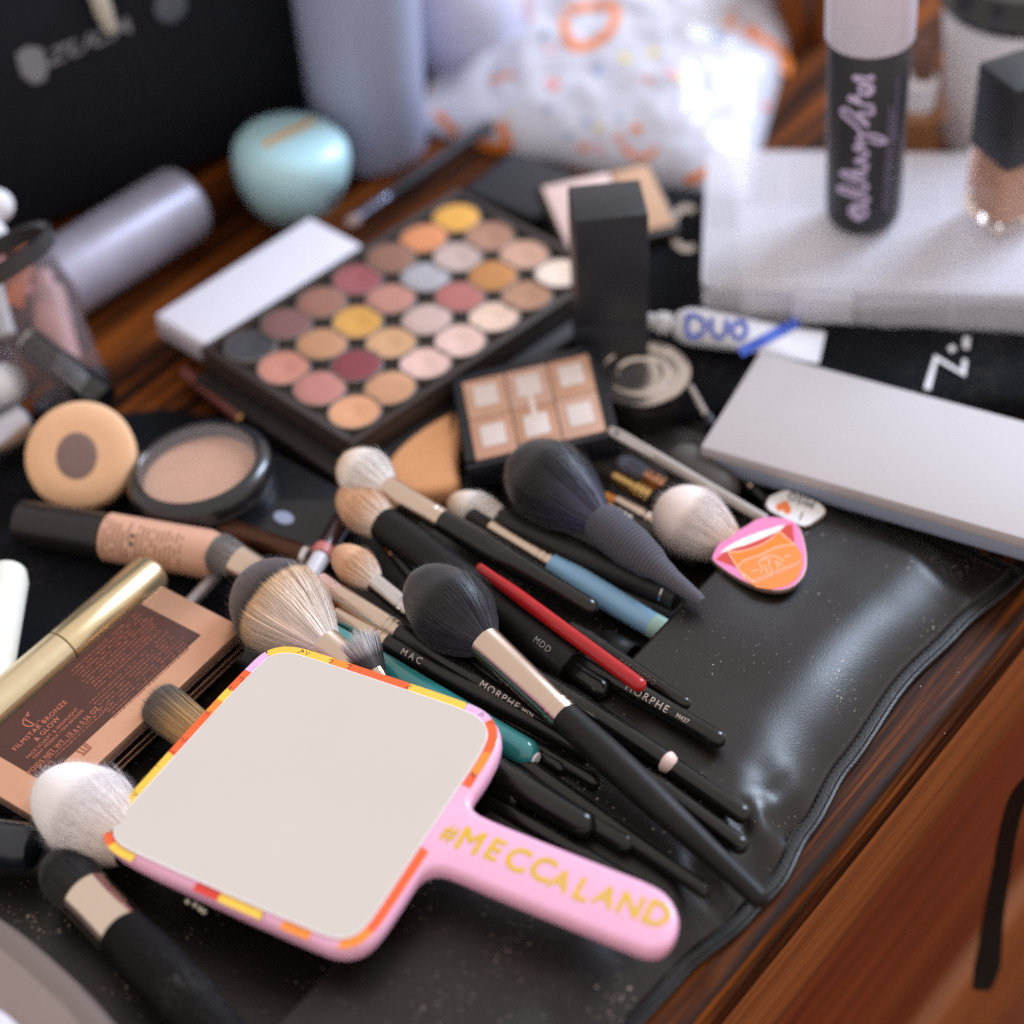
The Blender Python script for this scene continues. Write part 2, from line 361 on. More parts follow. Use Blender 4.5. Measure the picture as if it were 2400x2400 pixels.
m = MB(); m.tube([fB(205, -60) + nB * .5, fB(228, 10) + nB * .7, fB(247, 55) + nB * .6], [.5, .5, .42], 12); m.build('zip_pull', pbr('ivory_pull', '#c9c4b6', .5), t)

# ================================================================== leather brush roll
O = P(2385, 1355, .3); O.z = 0
ld = Vector((-.65053, -.75948, 0)); ln = Vector((-.75948, .65053, 0))
LM = Matrix((ld, ln, Vector((0, 0, -1)))).transposed().to_4x4()
LM = Matrix((ld, ln, Vector((0, 0, 1)))).transposed().to_4x4(); LM.translation = O
edge_pts = [(-2, -.1), (0, -.05), (4.3, .43), (8.2, .69), (13.7, .25), (17.4, -.26), (20.4, -.75), (22.3, -.64), (26, -.1), (29, 0), (40, .1), (60, 0)]
def edge(x):
    for (a, b), (c, d) in zip(edge_pts, edge_pts[1:]):
        if a <= x <= c: return lerp(b, d, sstep(a, c, x))
    return 0
MOUTH = 10.1
def pocket(x, y):                           # height of the pocket's leather over the table
    e = y - edge(x); h = .32
    plate = 1.15 + .35 * sstep(4, 12, x) - .25 * sstep(16, 26, x)
    u_ = max(0, min(1, (e - .62) / (3.3 + .5 * nz(x, 0, 2, .12)))); rise = 1 - (1 - u_) ** 2.2
    h += plate * rise * sstep(.4, 2.8, x - .3 * max(0, 4 - e))
    wr = sstep(15, 18, x) * (1 - sstep(24, 28, x)) * math.exp(-((e - 1.3) / 1.5) ** 2)
    h += wr * (.35 * math.sin(x * 2.3 + 1.4 * e) * (.6 + .6 * nz(x, y, 6, .5)) + .25 * nz(x, y, 7, 1.1))
    h += .08 * nz(x, y, 1, .14) * rise + .012 * nz(x, y, 3, .6) * rise
    h += .35 * math.exp(-((x - 8) / 4) ** 2) * sstep(5, 10, e)
    return h
def back(x, y): return .42 + .10 * nz(x, y, 8, .3)
t = thing('brush_roll', 'black leather brush roll with a puffed dusty pocket lying along the table edge', 'brush roll', LM)
# pocket
m = MB(); nx, ny = 170, 60; vs = []
for j in range(ny + 1):
    for i in range(nx + 1):
        x = -.15 + 52 * (i / nx) ** 1.25; v = j / ny; e0 = edge(x); y = e0 + .55 + (MOUTH - e0 - .55) * v
        vs.append((x, y, pocket(x, y)))
fs = [(j * (nx + 1) + i, (j) * (nx + 1) + i + 1, (j + 1) * (nx + 1) + i + 1, (j + 1) * (nx + 1) + i) for j in range(ny) for i in range(nx)]
fs = [f[::-1] for f in fs]
m.add(vs, fs, LM); o = m.build('pocket', LEATHER, t, sharp=None)
sol = o.modifiers.new('s', 'SOLIDIFY'); sol.thickness = .0013; sol.offset = -1
# flat back panel
m = MB(); vs = []; nx, ny = 90, 60
for j in range(ny + 1):
    for i in range(nx + 1):
        x = -.3 + 52 * i / nx; y = edge(x) + .1 + 26 * j / ny; vs.append((x, y, .18 if y < 9 else .18 + .2 * sstep(9, 11, y) + .06 * nz(x, y, 8, .3)))
fs = [((j + 1) * (nx + 1) + i, (j + 1) * (nx + 1) + i + 1, j * (nx + 1) + i + 1, j * (nx + 1) + i) for j in range(ny) for i in range(nx)]
m.add(vs, fs, LM); o = m.build('back_panel', LEATHER, t, sharp=None); sol = o.modifiers.new('s', 'SOLIDIFY'); sol.thickness = .0015; sol.offset = 1
# seam border and piping
m = MB(); vs = []; xs = [-.35 + 52.3 * i / 200 for i in range(201)]
for x in xs:
    e0 = edge(max(-2, x))
    for dy, dz in ((0, .16), (.02, .36), (.3, .40), (.62, .38)): vs.append((x, e0 + dy, dz))
m.add(vs, [(i * 4 + k + 1, i * 4 + k, i * 4 + k + 4, i * 4 + k + 5) for i in range(200) for k in range(3)], LM); m.build('seam_border', SEAM, t)
m = MB(); m.tube([(x, edge(x) + .02, .26) for x in xs], .15, 8, LM); m.build('piping', SEAM, t)
m = MB(); m.tube([(-.3 + .1 * nz(0, y, 3, .6), y, .34) for y in [i * .3 for i in range(78)]], .15, 8, LM); m.build('piping', SEAM, t)
m = MB()
for i in range(170):                        # stitches along the seam
    x = .2 + i * .28; m.tube([(x, edge(x) + .45, .42), (x + .18, edge(x + .18) + .45, .42)], .028, 5, LM)
for i in range(40): m.tube([(.18, .8 + i * .28, .47), (.18, .98 + i * .28, .47)], .028, 5, LM)
so = m.build('stitching', pbr('stitch_thread', '#2a2625', .7), t); so['kind'] = 'stuff'
m = MB(); m.tube([(x, MOUTH, pocket(x, MOUTH) - .02) for x in [i * .4 for i in range(118)]], .07, 8, LM); m.build('pocket_hem', SEAM, t)
# an elastic loop in the back panel, between the pocket and the brush heads
m = MB(); L0 = LM.inverted() @ P(1445, 1515, 1.2); vs = []
for k in range(9):
    a = math.pi * k / 8
    for q in (-.75, .75): vs.append((L0.x + .9 * math.cos(a), L0.y + q, .45 + 1.1 * math.sin(a)))
m.add(vs, [(2 * k, 2 * k + 1, 2 * k + 3, 2 * k + 2) for k in range(8)], LM); o = m.build('elastic_loop', BLACKS, t); sol = o.modifiers.new('s', 'SOLIDIFY'); sol.thickness = .0012
def on_pocket(x, y, lift=0):
    z = 1.5
    for _ in range(12):
        q = LM.inverted() @ P(x, y, z); z = .5 * z + .5 * (pocket(q.x, q.y) + lift)
    return P(x, y, z)
# crumbs of spilled powder lying on the leather
CR = pbr('spilled_powder', '#b9a79c', .9)
m = MB()
for (cx, cy, n, sp, s) in ((2030, 1420, 90, 90, .04), (1975, 1455, 60, 12, .05), (2018, 1412, 40, 10, .06), (1938, 1440, 16, 9, .05), (2075, 1405, 14, 14, .05), (2090, 1410, 14, 14, .05), (1790, 1430, 30, 60, .035), (1752, 1500, 22, 6, .05), (1780, 1462, 14, 12, .035), (1720, 1540, 10, 30, .03), (2000, 1600, 22, 160, .03), (1850, 1560, 26, 140, .026), (2160, 1380, 18, 60, .03), (1690, 1700, 16, 80, .025)):
    for _ in range(n):
        p = on_pocket(cx + rng.gauss(0, sp), cy + rng.gauss(0, sp * .6), .02); r = s * rng.uniform(.4, 1.3)
        m.add([p + Vector((r * rng.uniform(.5, 1.5), 0, 0)), p + Vector((0, r, 0)), p + Vector((-r, 0, 0)), p + Vector((0, -r * rng.uniform(.5, 1.4), 0)), p + Vector((0, 0, r * .5))], [(0, 1, 4), (1, 2, 4), (2, 3, 4), (3, 0, 4)])
o = m.build('powder_crumbs', CR); tag(o, 'pale powder crumbs scattered over the leather pocket', 'powder', kind='stuff')

# ================================================================== brushes
def bristles(mb, x0, L, rb, rm, kind, n, sy=1.0, sz=1.0, hw=.014, M=None):
    cap = {'ball': .55, 'dome': .42, 'flat': .12, 'point': .6, 'fan': .25}[kind]; xc = L * (1 - cap)
    tm = 1.5
    def tip(rho):
        if kind == 'flat': return L * (1 - .10 * rho ** 3), rm * rho
        if kind == 'fan': return L * (1 - .18 * rho * rho), rm * rho
        if kind == 'point': return L * (1 - .5 * rho), rm * rho * .75
        a = rho * tm; return xc + (L - xc) * math.cos(a), rm * math.sin(a)
    def at(rho, t):
        ex, er = tip(rho); b = rb * rho; mx_, mr = ex * .55, lerp(b, max(er, b), .9 if kind in ('ball', 'dome') else .6) * (1.06 if kind == 'ball' else 1)
        return (1 - t) ** 2 * 0 + 2 * t * (1 - t) * mx_ + t * t * ex, (1 - t) ** 2 * b + 2 * t * (1 - t) * mr + t * t * er
    pr = []; tt = []
    for i in range(9): a, r = at(1, i / 8); pr.append((x0 + a, max(.004, r * .95))); tt.append(a / L + .001)
    for i in range(1, 8): a, r = tip(1 - i / 8 if i < 8 else 0); pr.append((x0 + a * .985, max(.004, r * .95))); tt.append(a / L)
    pr.append((x0 + L * .985, .004)); tt.append(1)
    if kind != 'fan': mb.lathe(pr, M, 28, 'x', sy, sz, t=tt)
    for i in range(n):
        rho = rng.uniform(.9, 1.03) if rng.random() < .6 else math.sqrt(rng.random())
        ph = rng.uniform(0, 2 * math.pi); j = rng.gauss(1, .035); dp = rng.gauss(0, .05); stray = rng.random() < .05
        c_t, s_t = -math.sin(ph), math.cos(ph); vs = []; ts = []; rv = rng.random() * .8; lock = rng.random() < .06
        if lock: rho, rv = rng.uniform(1.0, 1.05), rng.choice((0, 1.25))
        for k in range(5):
            t = k / 4 if rho > .85 else .45 + .55 * k / 4
            a, r = at(rho, t); a *= (1 + (j - 1) * t); r *= (1.0 + (.14 if stray else .0) * t) if t else 1; p = ph + dp * t
            w_ = hw * (1.5 if lock else 1) * (1 - .75 * t) if k < 4 else hw * .12
            y, z = r * math.cos(p) * sy, r * math.sin(p) * sz
            vs += [(x0 + a, y + c_t * w_, z + s_t * w_), (x0 + a, y - c_t * w_, z - s_t * w_)]; ts += [max(.001, a / L)] * 2
        mb.add(vs, [(2 * k, 2 * k + 1, 2 * k + 3, 2 * k + 2) for k in range(4)], M, ts, [rv] * 10)
H_WHITE = hairmat('hair_white_peach_tip', [(0, '#efe8e4'), (.55, '#efe6df'), (.85, '#e8c9ac'), (1, '#d9a176')])
H_PEACH = hairmat('hair_peach', [(0, '#e9d5c6'), (.35, '#e2b591'), (1, '#d09a72')])
H_PINKW = hairmat('hair_white_pink', [(0, '#d9ab7c'), (.16, '#ead6c8'), (.4, '#efe4e0'), (1, '#ecd6cc')], .6, .68, 1.16)
H_BLACK = hairmat('hair_black', [(0, '#1c1a24'), (.5, '#1f1c1e'), (1, '#2b2625')], .4, .45, 2.3)
H_BLUEB = hairmat('hair_blue_black', [(0, '#2d2c40'), (.25, '#262637'), (.5, '#1f1c1d'), (1, '#2e2827')], .4, .5, 2.2)
H_DUO = hairmat('hair_duo_fibre', [(0, '#f0e2d6'), (.4, '#eed8c4'), (.56, '#e6bf97'), (.60, '#453b3d'), (1, '#6a5c5c')])
H_TAN = hairmat('hair_tan_dark_tip', [(0, '#c79a5e'), (.4, '#b08a5a'), (.75, '#6e6054'), (1, '#4d4844')])
H_ORANGE = hairmat('hair_orange', [(0, '#c98a4a'), (.3, '#e08a2c'), (1, '#e89a40')])
H_BROWN = hairmat('hair_dark_brown', [(0, '#2d2019'), (1, '#241a16')])
H_GREYB = hairmat('hair_grey_blue', [(0, '#5a5c6c'), (1, '#74778a')])
H_WHITEF = hairmat('hair_white', [(0, '#e6d2c4'), (.3, '#ece4e2'), (1, '#f2eeee')], .7, .9, 1.06)
H_PINK = hairmat('hair_pink', [(0, '#dcb6a6'), (1, '#e6bdb2')])
H_FAN = hairmat('hair_black_white', [(0, '#2b2828'), (.4, '#4a4648'), (.6, '#b9b4b6'), (1, '#dcd8da')])
GRP = 'makeup brushes piled on the leather roll'
def rest(p, w_):                            # lift a point that would sink into the leather
    q = P(*p); r_ = px(w_, q) / 2; z = p[2]
    for _ in range(8):
        l = LM.inverted() @ P(p[0], p[1], z); g = pocket(l.x, l.y) if (l.x > 0 and .3 < l.y < MOUTH) else .4
        z = max(p[2], g + r_ + .03)
    return P(p[0], p[1], z)
def brush(label, T, E, hb=None, fe=None, wh=0, wb=0, wf=0, wm=50, we=40, kind='dome', hair=None, fer=CHAMP, hand=BLACK, n=900, sz=1.0, flat_end=False, hprof=None, name='makeup_brush', cat='brush', group=GRP, rings=2, extra=None, hw=.014, tuck=False):
    T, E = (rest(T, 0 if hair else wm), rest(E, we)) if not tuck else (P(*T), P(*E)); M, L = stick(T, E); t = thing(name, label, cat, M, group)
    c = lambda w_, x: px(w_, M @ Vector((x, 0, 0))) / 2
    xf = L
    if hair:
        xb = along(T, E, hb); xf = along(T, E, fe) if fe else xb
        m = MB(); rb = c(wb, xb); bristles(m, xb - .12, L - xb + .12, rb * .93, c(wh, L), kind, n, 1, sz, hw, M); m.build('bristles', hair, t, sharp=None)
        if fe:
            rf = c(wf, xf); pr = [(xf - .25, rf * .97)]
            for k in range(rings):
                x = xf + .12 + k * .3; pr += [(x, rf), (x + .05, rf * 1.04), (x + .16, rf * 1.05), (x + .2, rf * .96)]
            pr += [(xf + .2 + rings * .3, rf), (lerp(xf, xb, .6), lerp(rf, rb, .55)), (xb - .04, rb), (xb, rb * 1.01), (xb + .005, rb * .92), (xb - .3, rb * .9)]
            m = MB(); m.lathe(pr, M, 32, 'x', 1, 1 if kind not in ('fan',) else 1, cap1=False); m.build('ferrule', fer, t, sharp=50)
    if hprof: pr = [(x * xf, px(r, M @ Vector((x * xf, 0, 0))) / 2) for x, r in hprof]
    else:
        r0 = c(wf or wm * .9, xf); r1 = c(wm, xf * .7); r2 = c(we, 0)
        if flat_end: pr = [(0, r2 * .86), (.03, r2 * .96), (.1, r2)]
        else: pr = [(r2 * (1 - math.cos(a)), max(.01, r2 * math.sin(a))) for a in [R(q) for q in (3, 20, 40, 60, 78, 90)]]
        for k in range(1, 13):
            u = k / 12; x = lerp(r2, xf, u); pr.append((x, lerp(r2, r1, sstep(0, .75, u)) if u < .75 else lerp(r1, r0, sstep(.75, 1, u))))
        if not hair: pr += [(xf + r0 * .4, r0 * .8), (xf + r0 * .6, r0 * .3)]
    m = MB(); m.lathe(pr, M, 32, 'x'); m.build('handle', hand, t, sharp=40)
    if extra: extra(t, M, L, pr)
    return t
def rad_at(pr, x):
    for (a, r), (b, q) in zip(pr, pr[1:]):
        if a <= x <= b: return lerp(r, q, (x - a) / max(1e-6, b - a))
    return pr[-1][1]
PRINT = pbr('pale_print', '#c8bdb4', .5, var=.05)
def handle_text(body, at_px, size, space=1.0, bold=.0, mat=PRINT, tilt=0.0, rev=False):
    def go(t, M, L, pr):
        best = min(range(401), key=lambda i: (proj(M @ Vector((L * i / 400, 0, 0))) - Vector(at_px)).length); x0 = L * best / 400
        Mi = M.to_3x3(); c = Mi.transposed() @ (CAM - M @ Vector((x0, 0, 0))); N = Vector((0, c.y, c.z)).normalized(); X = Vector((-1, 0, 0)); U = N.cross(X)
        if rev: X, U = -X, -U
        m = MB(); r = rad_at(pr, x0) + .02
        def f(x, y):
            a = y / r + tilt; rr = rad_at(pr, x0 - x if not rev else x0 + x) + .02
            return M @ (Vector((x0, 0, 0)) + X * x + (N * math.cos(a) + U * math.sin(a)) * rr)
        text_on(m, body, size, f, space, bold); m.build('lettering', mat, t, sharp=None)
    return go
def many(*fs):
    def go(*a):
        for f in fs: f(*a)
    return go

brush('brush with round white head and peach tip beside the orange sponge', (800, 1080, 3.3), (1398, 1434, 2.7), (908, 1135), (1040, 1218), 132, 60, 56, 66, 48, 'ball', H_WHITE, n=1500)
def endring(t, M, L, pr):
    m = MB(); r = pr[0][1]; m.lathe([(-.012, .02), (-.012, r * .98), (.02, r * 1.08), (.06, r * 1.13)], M, 32, 'x', cap1=False); m.build('end_cap', pbr('cap_gloss', '#0c0a0a', .15), t)
def ring_at(p, wd, mat, name='ring'):
    def go(t, M, L, pr):
        best = min(range(401), key=lambda i: (proj(M @ Vector((L * i / 400, 0, 0))) - Vector(p)).length); x0 = L * best / 400; r = rad_at(pr, x0)
        m = MB(); m.lathe([(x0 - wd / 2, r + .004), (x0 - wd / 2, r + .02), (x0 + wd / 2, r + .02), (x0 + wd / 2, r + .004)], M, 32, 'x', cap0=False, cap1=False); m.build(name, mat, t)
    return go
brush('thick black brush with flat round end under the slim red stick', (800, 1150, 2.5), (1345, 1568, 2.3), (908, 1218), None, 120, 84, 0, 96, 104, 'ball', H_PEACH, hand=BLACKS, n=1200, flat_end=True, extra=many(endring, handle_text('MDD', (1275, 1550), .4, 1.2, 0, pbr('dim_print2', '#8d8680', .5))))
brush('narrow peach brush half hidden under the thick black brush', (845, 1195, 1.5), (1190, 1620, 1.1), (880, 1262), (912, 1318), 40, 34, 40, 44, 34, 'dome', H_PEACH, fer=COPPER, n=500)
brush('slim red lacquered stick lying over the black handles', (1124, 1330, 3.55), (1510, 1614, 3.3), wm=34, we=37, wf=22, hand=pbr('red_lacquer', '#a51a1e', .3, var=.1), name='red_stick', cat='stick')
brush('brush with peach and white domed head in front of the small palette', (1050, 1172, 1.9), (1590, 1402, 1.5), (1172, 1208), None, 98, 70, 0, 76, 70, 'ball', H_WHITE, hand=BLACKM, n=1100, flat_end=True, extra=ring_at((1560, 1390), .06, SILVER), tuck=True)
BLUE = pbr('sky_blue_paint', '#86b0d2', .42, var=.06); MINT = pbr('mint_paint', '#9fc3bb', .4)
def mint_end(t, M, L, pr):
    A_, B_ = P(1095, 1203, 2.7), P(1600, 1508, .8); xa, xb_ = along(A_, B_, (1572, 1491)), along(A_, B_, (1528, 1465)); m = MB()
    m.lathe([(xa, rad_at(pr, xa) + .012), (xb_, rad_at(pr, xb_) + .012)], M, 32, 'x', cap0=False, cap1=False); m.build('painted_band', MINT, t)
brush('pale blue handled brush tucked into the leather pocket', (1095, 1203, 2.7), (1600, 1508, .8), (1150, 1233), (1296, 1312), 44, 40, 50, 64, 60, 'flat', H_BROWN, hand=BLUE, n=500, sz=.7, extra=mint_end, tuck=True)
# kabuki with the corded handle
rope = []
keys = [(0, 26), (.06, 36), (.25, 46), (.38, 60), (.5, 86), (.68, 104), (.9, 104), (.97, 94), (1.0, 88)]
def rope_r(u):
    for (a, b), (c, d) in zip(keys, keys[1:]):
        if a <= u <= c: return lerp(b, d, sstep(a, c, u) * .5 + .5 * (u - a) / (c - a))
    return 60
for i in range(36 * 6 + 1):
    u = i / (36 * 6); rope.append((u, rope_r(u) * (.90 + .11 * abs(math.sin(math.pi * u * 36)) ** .7)))
brush('big black powder brush with grey cord wrapped handle', (1205, 1065, 3.9), (1645, 1412, 2.7), (1392, 1228), None, 205, 80, 0, 0, 0, 'dome', H_BLUEB, hand=pbr('grey_cord', '#55535c', .85, var=.2, vs=6, bump=.5, bs=40), n=4200, hprof=rope, hw=.012, tuck=True)
brush('fluffy pinkish white powder brush touching the lips pin', (1538, 1172, 2.9), (1800, 1338, .7), (1712, 1283), None, 176, 84, 0, 56, 50, 'dome', H_PINKW, hand=BLACK, n=4200, hw=.010, tuck=True)
TRANSL = pbr('frosted_grey_plastic', '#b9aea6', .4, trans=.25, var=.05)
def blade(t, M, L, pr):
    m = MB(); xb = along(P(1432, 1008, 3.2), P(1800, 1222, 1.9), (1528, 1070))
    m.prism(smooth([(xb - .3, .2), (xb, .42), (L - .2, .5), (L, .3), (L, -.3), (L - .2, -.5), (xb, -.42), (xb - .3, -.2)], 1), -.07, .07, .03, M @ Matrix.Rotation(R(25), 4, 'X')); m.build('blade', TRANSL, t)
brush('long translucent spatula lying from the round silver jar to the white pin', (1432, 1008, 3.2), (1800, 1222, 1.9), wm=26, we=26, wf=20, hand=TRANSL, name='spatula', cat='spatula', extra=blade, tuck=True)
brush('small grey blue tipped brush with copper ferrule', (1448, 1078, 1.9), (1715, 1225, 1.5), (1512, 1113), (1558, 1140), 44, 32, 34, 62, 50, 'dome', H_GREYB, fer=COPPER, hand=BLACKM, n=450, tuck=True)
brush('brush with ringed gold ferrule and thick black handle', (1385, 1088, 1.5), (1700, 1262, 1.2), (1440, 1122), (1526, 1168), 44, 38, 44, 88, 80, 'dome', H_BROWN, fer=GOLD, hand=BLACKM, n=450, rings=3, tuck=True)
brush('flat orange tipped brush behind the corded brush', (1396, 1150, 1.6), (1660, 1296, 1.3), (1446, 1176), (1540, 1228), 40, 34, 38, 40, 36, 'point', H_ORANGE, hand=pbr('brown_paint', '#3a2a20', .4), n=500, sz=.5, tuck=True)
brush('dark brown handled brush with silver rings beside the corded brush', (1398, 1178, 1.3), (1640, 1318, 1.1), (1420, 1188), (1484, 1222), 36, 34, 40, 48, 44, 'dome', H_BROWN, fer=SILVER, hand=pbr('brown_lacquer', '#2c211b', .35), n=300, rings=3, tuck=True)
# centre: the long black brush on top
brush('large black domed brush with silver ferrule lying on top of the pile', (968, 1348, 4.1), (1795, 2120, 2.5), (1135, 1503), (1322, 1680), 200, 84, 74, 84, 52, 'ball', H_BLACK, n=4600, hw=.011, hand=BLACKS)
brush('brush with white dome head and silver ferrule above the pink tipped one', (784, 1288, 3.1), (1180, 1610, 1.8), (868, 1372), (955, 1446), 96, 48, 50, 50, 40, 'ball', H_PEACH, fer=SILVER, n=1100)
brush('pink tipped flat brush with long beige ferrule', (742, 1362, 2.9), (1314, 1720, 2.2), (795, 1388), (930, 1490), 56, 50, 50, 52, 46, 'flat', H_PINK, n=600, sz=.8, extra=many(handle_text('MORPHE', (1180, 1632), .46, 1.2, .01), handle_text('M526', (1243, 1678), .27, 1, .02)))
brush('orange tipped flat brush with black handle ending next to the teal brush', (728, 1410, 2.5), (1386, 1768, 1.8), (788, 1442), (905, 1513), 52, 44, 48, 56, 46, 'point', H_ORANGE, n=600, sz=.6, extra=handle_text('MAC', (972, 1548), .42, 1.5, .0))
TEAL = pbr('teal_lacquer', '#2f7f80', .22, var=.1, coat=.5)
def teal_dot(t, M, L, pr):
    m = MB(); m.lathe([(-.02, .01), (-.02, .24), (.06, .3)], M, 20, 'x'); m.build('end_dot', WHITEP, t)
    ring_at((745, 1478), .06, SILVER)(t, M, L, pr)
brush('teal lacquered brush handle with pale dot on its round end', (715, 1462, 2.5), (1258, 1780, 2.3), wm=74, we=72, wf=70, hand=TEAL, extra=teal_dot)
# handle ends without visible heads
def stub(label, s, e, w_, we=None, **k): return brush(label, s, e, wm=w_, we=we or w_ * .86, wf=w_ * .9, name='makeup_brush', cat='brush', **k)
stub('thin black handle end just below the teal brush end', (960, 1600, 1.2), (1324, 1806, 1.4), 40)
stub('black handle end lower right of the teal brush end', (1010, 1620, 1.5), (1406, 1838, 1.6), 46)
stub('short black handle end nearest the mirror neck', (960, 1720, 2.0), (1222, 1880, 2.0), 54)
stub('thick black handle end midway along the mirror grip', (1010, 1720, 2.3), (1392, 1948, 2.2), 80)
stub('black handle end right of the thick one above the mirror grip', (1060, 1740, 1.6), (1484, 1988, 1.7), 58)
stub('long black handle end pointing at the tip of the mirror grip', (1130, 1730, 1.9), (1664, 2096, 2.1), 54, 40)
stub('black handle end farthest right at the leather fold', (1280, 1600, 2.1), (1756, 1920, 2.3), 58, 50)
stub('black handle end just left of the large brush tip', (1330, 1690, 1.9), (1750, 1992, 2.1), 54, 48)
def pale_end(t, M, L, pr):
    m = MB(); r = pr[5][1]; m.lathe([(-.36, .02), (-.33, r * .45), (-.2, r * .82), (0, r * 1.0), (.1, r * 1.02)], M, 24, 'x', cap1=False); m.build('end_cap', pbr('pale_pink_cap', '#d9beb4', .45), t)
stub('black handle with a pale pink flat end', (1250, 1585, 2.2), (1566, 1788, 2.5), 56, 52, flat_end=True, extra=pale_end)
stub('lettered black handle ending on the dusty pocket', (1290, 1505, 2.1), (1698, 1742, 2.5), 52, 46, extra=many(handle_text('MORPHE', (1522, 1648), .47, 1.3, .0), handle_text('M437', (1605, 1695), .28, 1.0, .01)))
stub('thinnest black handle just above the lettered one', (1340, 1470, 2.3), (1616, 1656, 2.5), 38, 34, extra=handle_text('HAKUHODO', (1500, 1580), .30, 1.25, 0, pbr('dim_print', '#6d625a', .5)))
stub('black handle end under the red stick', (1230, 1500, 1.6), (1420, 1626, 1.6), 58, 54)
stub('dark handle running close along the upper side of the mirror grip', (1060, 1830, 1.5), (1545, 2110, 1.5), 52)
# duo fibre brush, its neighbour and the fan tuft by the mirror
brush('two tone stippling brush with cream core and dark fringe above the mirror', (572, 1352, 3.6), (980, 1700, 2.2), (738, 1535), (835, 1610), 235, 92, 84, 80, 60, 'dome', H_DUO, n=3600, hw=.016)
brush('blunt grey haired brush with wide beige ferrule beside the skin coloured tube', (505, 1288, 2.0), (1100, 1640, 1.2), (560, 1320), (790, 1448), 92, 88, 66, 60, 50, 'flat', hairmat('hair_grey', [(0, '#8c8480'), (1, '#6b6664')]), n=900)
brush('small black and white fan tuft sticking out behind the mirror', (832, 1478, 4.4), (960, 1720, 2.4), (868, 1590), (880, 1620), 100, 40, 36, 36, 30, 'fan', H_FAN, n=700, sz=.35, hw=.02)
# left of the mirror
brush('fluffy round white brush left of the mirror', (92, 1830, 3.0), (520, 2120, 2.0), (300, 1985), (350, 2020), 232, 120, 100, 60, 50, 'ball', H_WHITEF, n=8000, hw=.009)
brush('flat topped tan brush with dark tips beside the brown label', (362, 1640, 2.4), (760, 1960, 1.8), (480, 1738), (520, 1770), 112, 108, 100, 60, 50, 'flat', H_TAN, n=2200)
bl = brush('big black brush with wide silver ferrule at the lower left', (120, 2010, 2.0), (640, 2560, 1.4), (206, 2100), (288, 2190), 135, 128, 128, 148, 120, 'dome', hairmat('hair_deep_black', [(0, '#0e0c0c'), (1, '#151212')], .7), fer=pbr('polished_ferrule', '#d3c3b4', .12, 1, var=.03), hand=pbr('black_deep', '#0a0808', .65, spec=.15, dust=.2, ds=12), n=2500, rings=0)
brush('small brown tipped brush at the top edge of the leather roll', (1722, 1098, 1.2), (1800, 1180, .9), (1748, 1132), (1765, 1150), 52, 44, 40, 40, 30, 'dome', hairmat('hair_rust', [(0, '#5a3a28'), (1, '#7a5138')]), n=500)
brush('grey rounded cylinder lying at the top edge of the leather roll', (1600, 1085, 1.3), (1720, 1170, 1.2), wm=105, we=100, wf=100, hand=pbr('grey_rubber', '#4b4744', .6), name='grey_cylinder', cat='cylinder')

# ================================================================== pink hand mirror
a, b_, c_, d_ = P(640, 1520, 4.1), P(1190, 1710, 4.1), P(810, 2260, 3.2), P(245, 1975, 3.2)
mo = (a + b_ + c_ + d_) / 4; mx = (b_ - a + c_ - d_).normalized(); my = (a - d_ + b_ - c_); mn = mx.cross(my).normalized()
MM = frame(mo, mx, mn)
def m2(x, y): q = MM.inverted() @ PL(x, y, mo, mn); return (q.x, q.y)
PINK = pbr('pink_plastic', '#e3a9c4', .38, var=.04, coat=.2)
t = thing('hand_mirror', 'square pink hand mirror with patterned rim and yellow lettering on its grip', 'mirror', MM)
outer = [(620, 1543), (662, 1527), (700, 1534), (799, 1563), (966, 1624), (1128, 1677), (1166, 1704), (1178, 1738), (1172, 1778), (1140, 1840), (1106, 1886), (1107, 1905), (1132, 1924), (1235, 1966), (1421, 2040), (1525, 2080), (1568, 2108), (1590, 2150), (1590, 2183), (1575, 2218), (1550, 2240), (1520, 2244), (1483, 2233), (1338, 2174), (1173, 2106), (1057, 2056), (1024, 2048), (995, 2056), (974, 2077), (937, 2135), (895, 2197), (862, 2230), (825, 2244), (795, 2244), (766, 2238), (621, 2176), (414, 2082), (290, 2020), (262, 1995), (251, 1972), (252, 1950), (264, 1925), (298, 1882), (372, 1815), (422, 1745), (519, 1652), (580, 1580)]
poly = smooth([m2(*p) for p in outer], 1)
m = MB(); m.prism(poly, -.5, .42, .3, MM, 4, .36); m.build('frame', PINK, t, sharp=50)
gl = [(610, 1578), (640, 1552), (682, 1546), (740, 1562), (940, 1629), (1090, 1680), (1128, 1699), (1148, 1730), (1140, 1765), (1100, 1830), (1000, 1982), (900, 2135), (865, 2185), (828, 2216), (785, 2216), (740, 2200), (560, 2122), (320, 2015), (278, 1990), (270, 1960), (290, 1928), (400, 1805), (520, 1672)]
gp = ccw(smooth([m2(*p) for p in gl], 2))
m = MB(); m.prism(gp, .38, .50, .05, MM, 2, 0); m.build('glass', pbr('mirror_glass', '#e6e4e3', .05, 1, var=.015, vs=.15, rvar=0), t, sharp=60)
m = MB(); m.stroke(inset(gp, .02), .035, lambda x, y: MM @ Vector((x, y, .506)), True); m.build('glass_edge_highlight', pbr('highlight_white', '#f0eef0', .2, var=.02), t, sharp=None)  # edge highlight of the glass, painted on as a thin white line
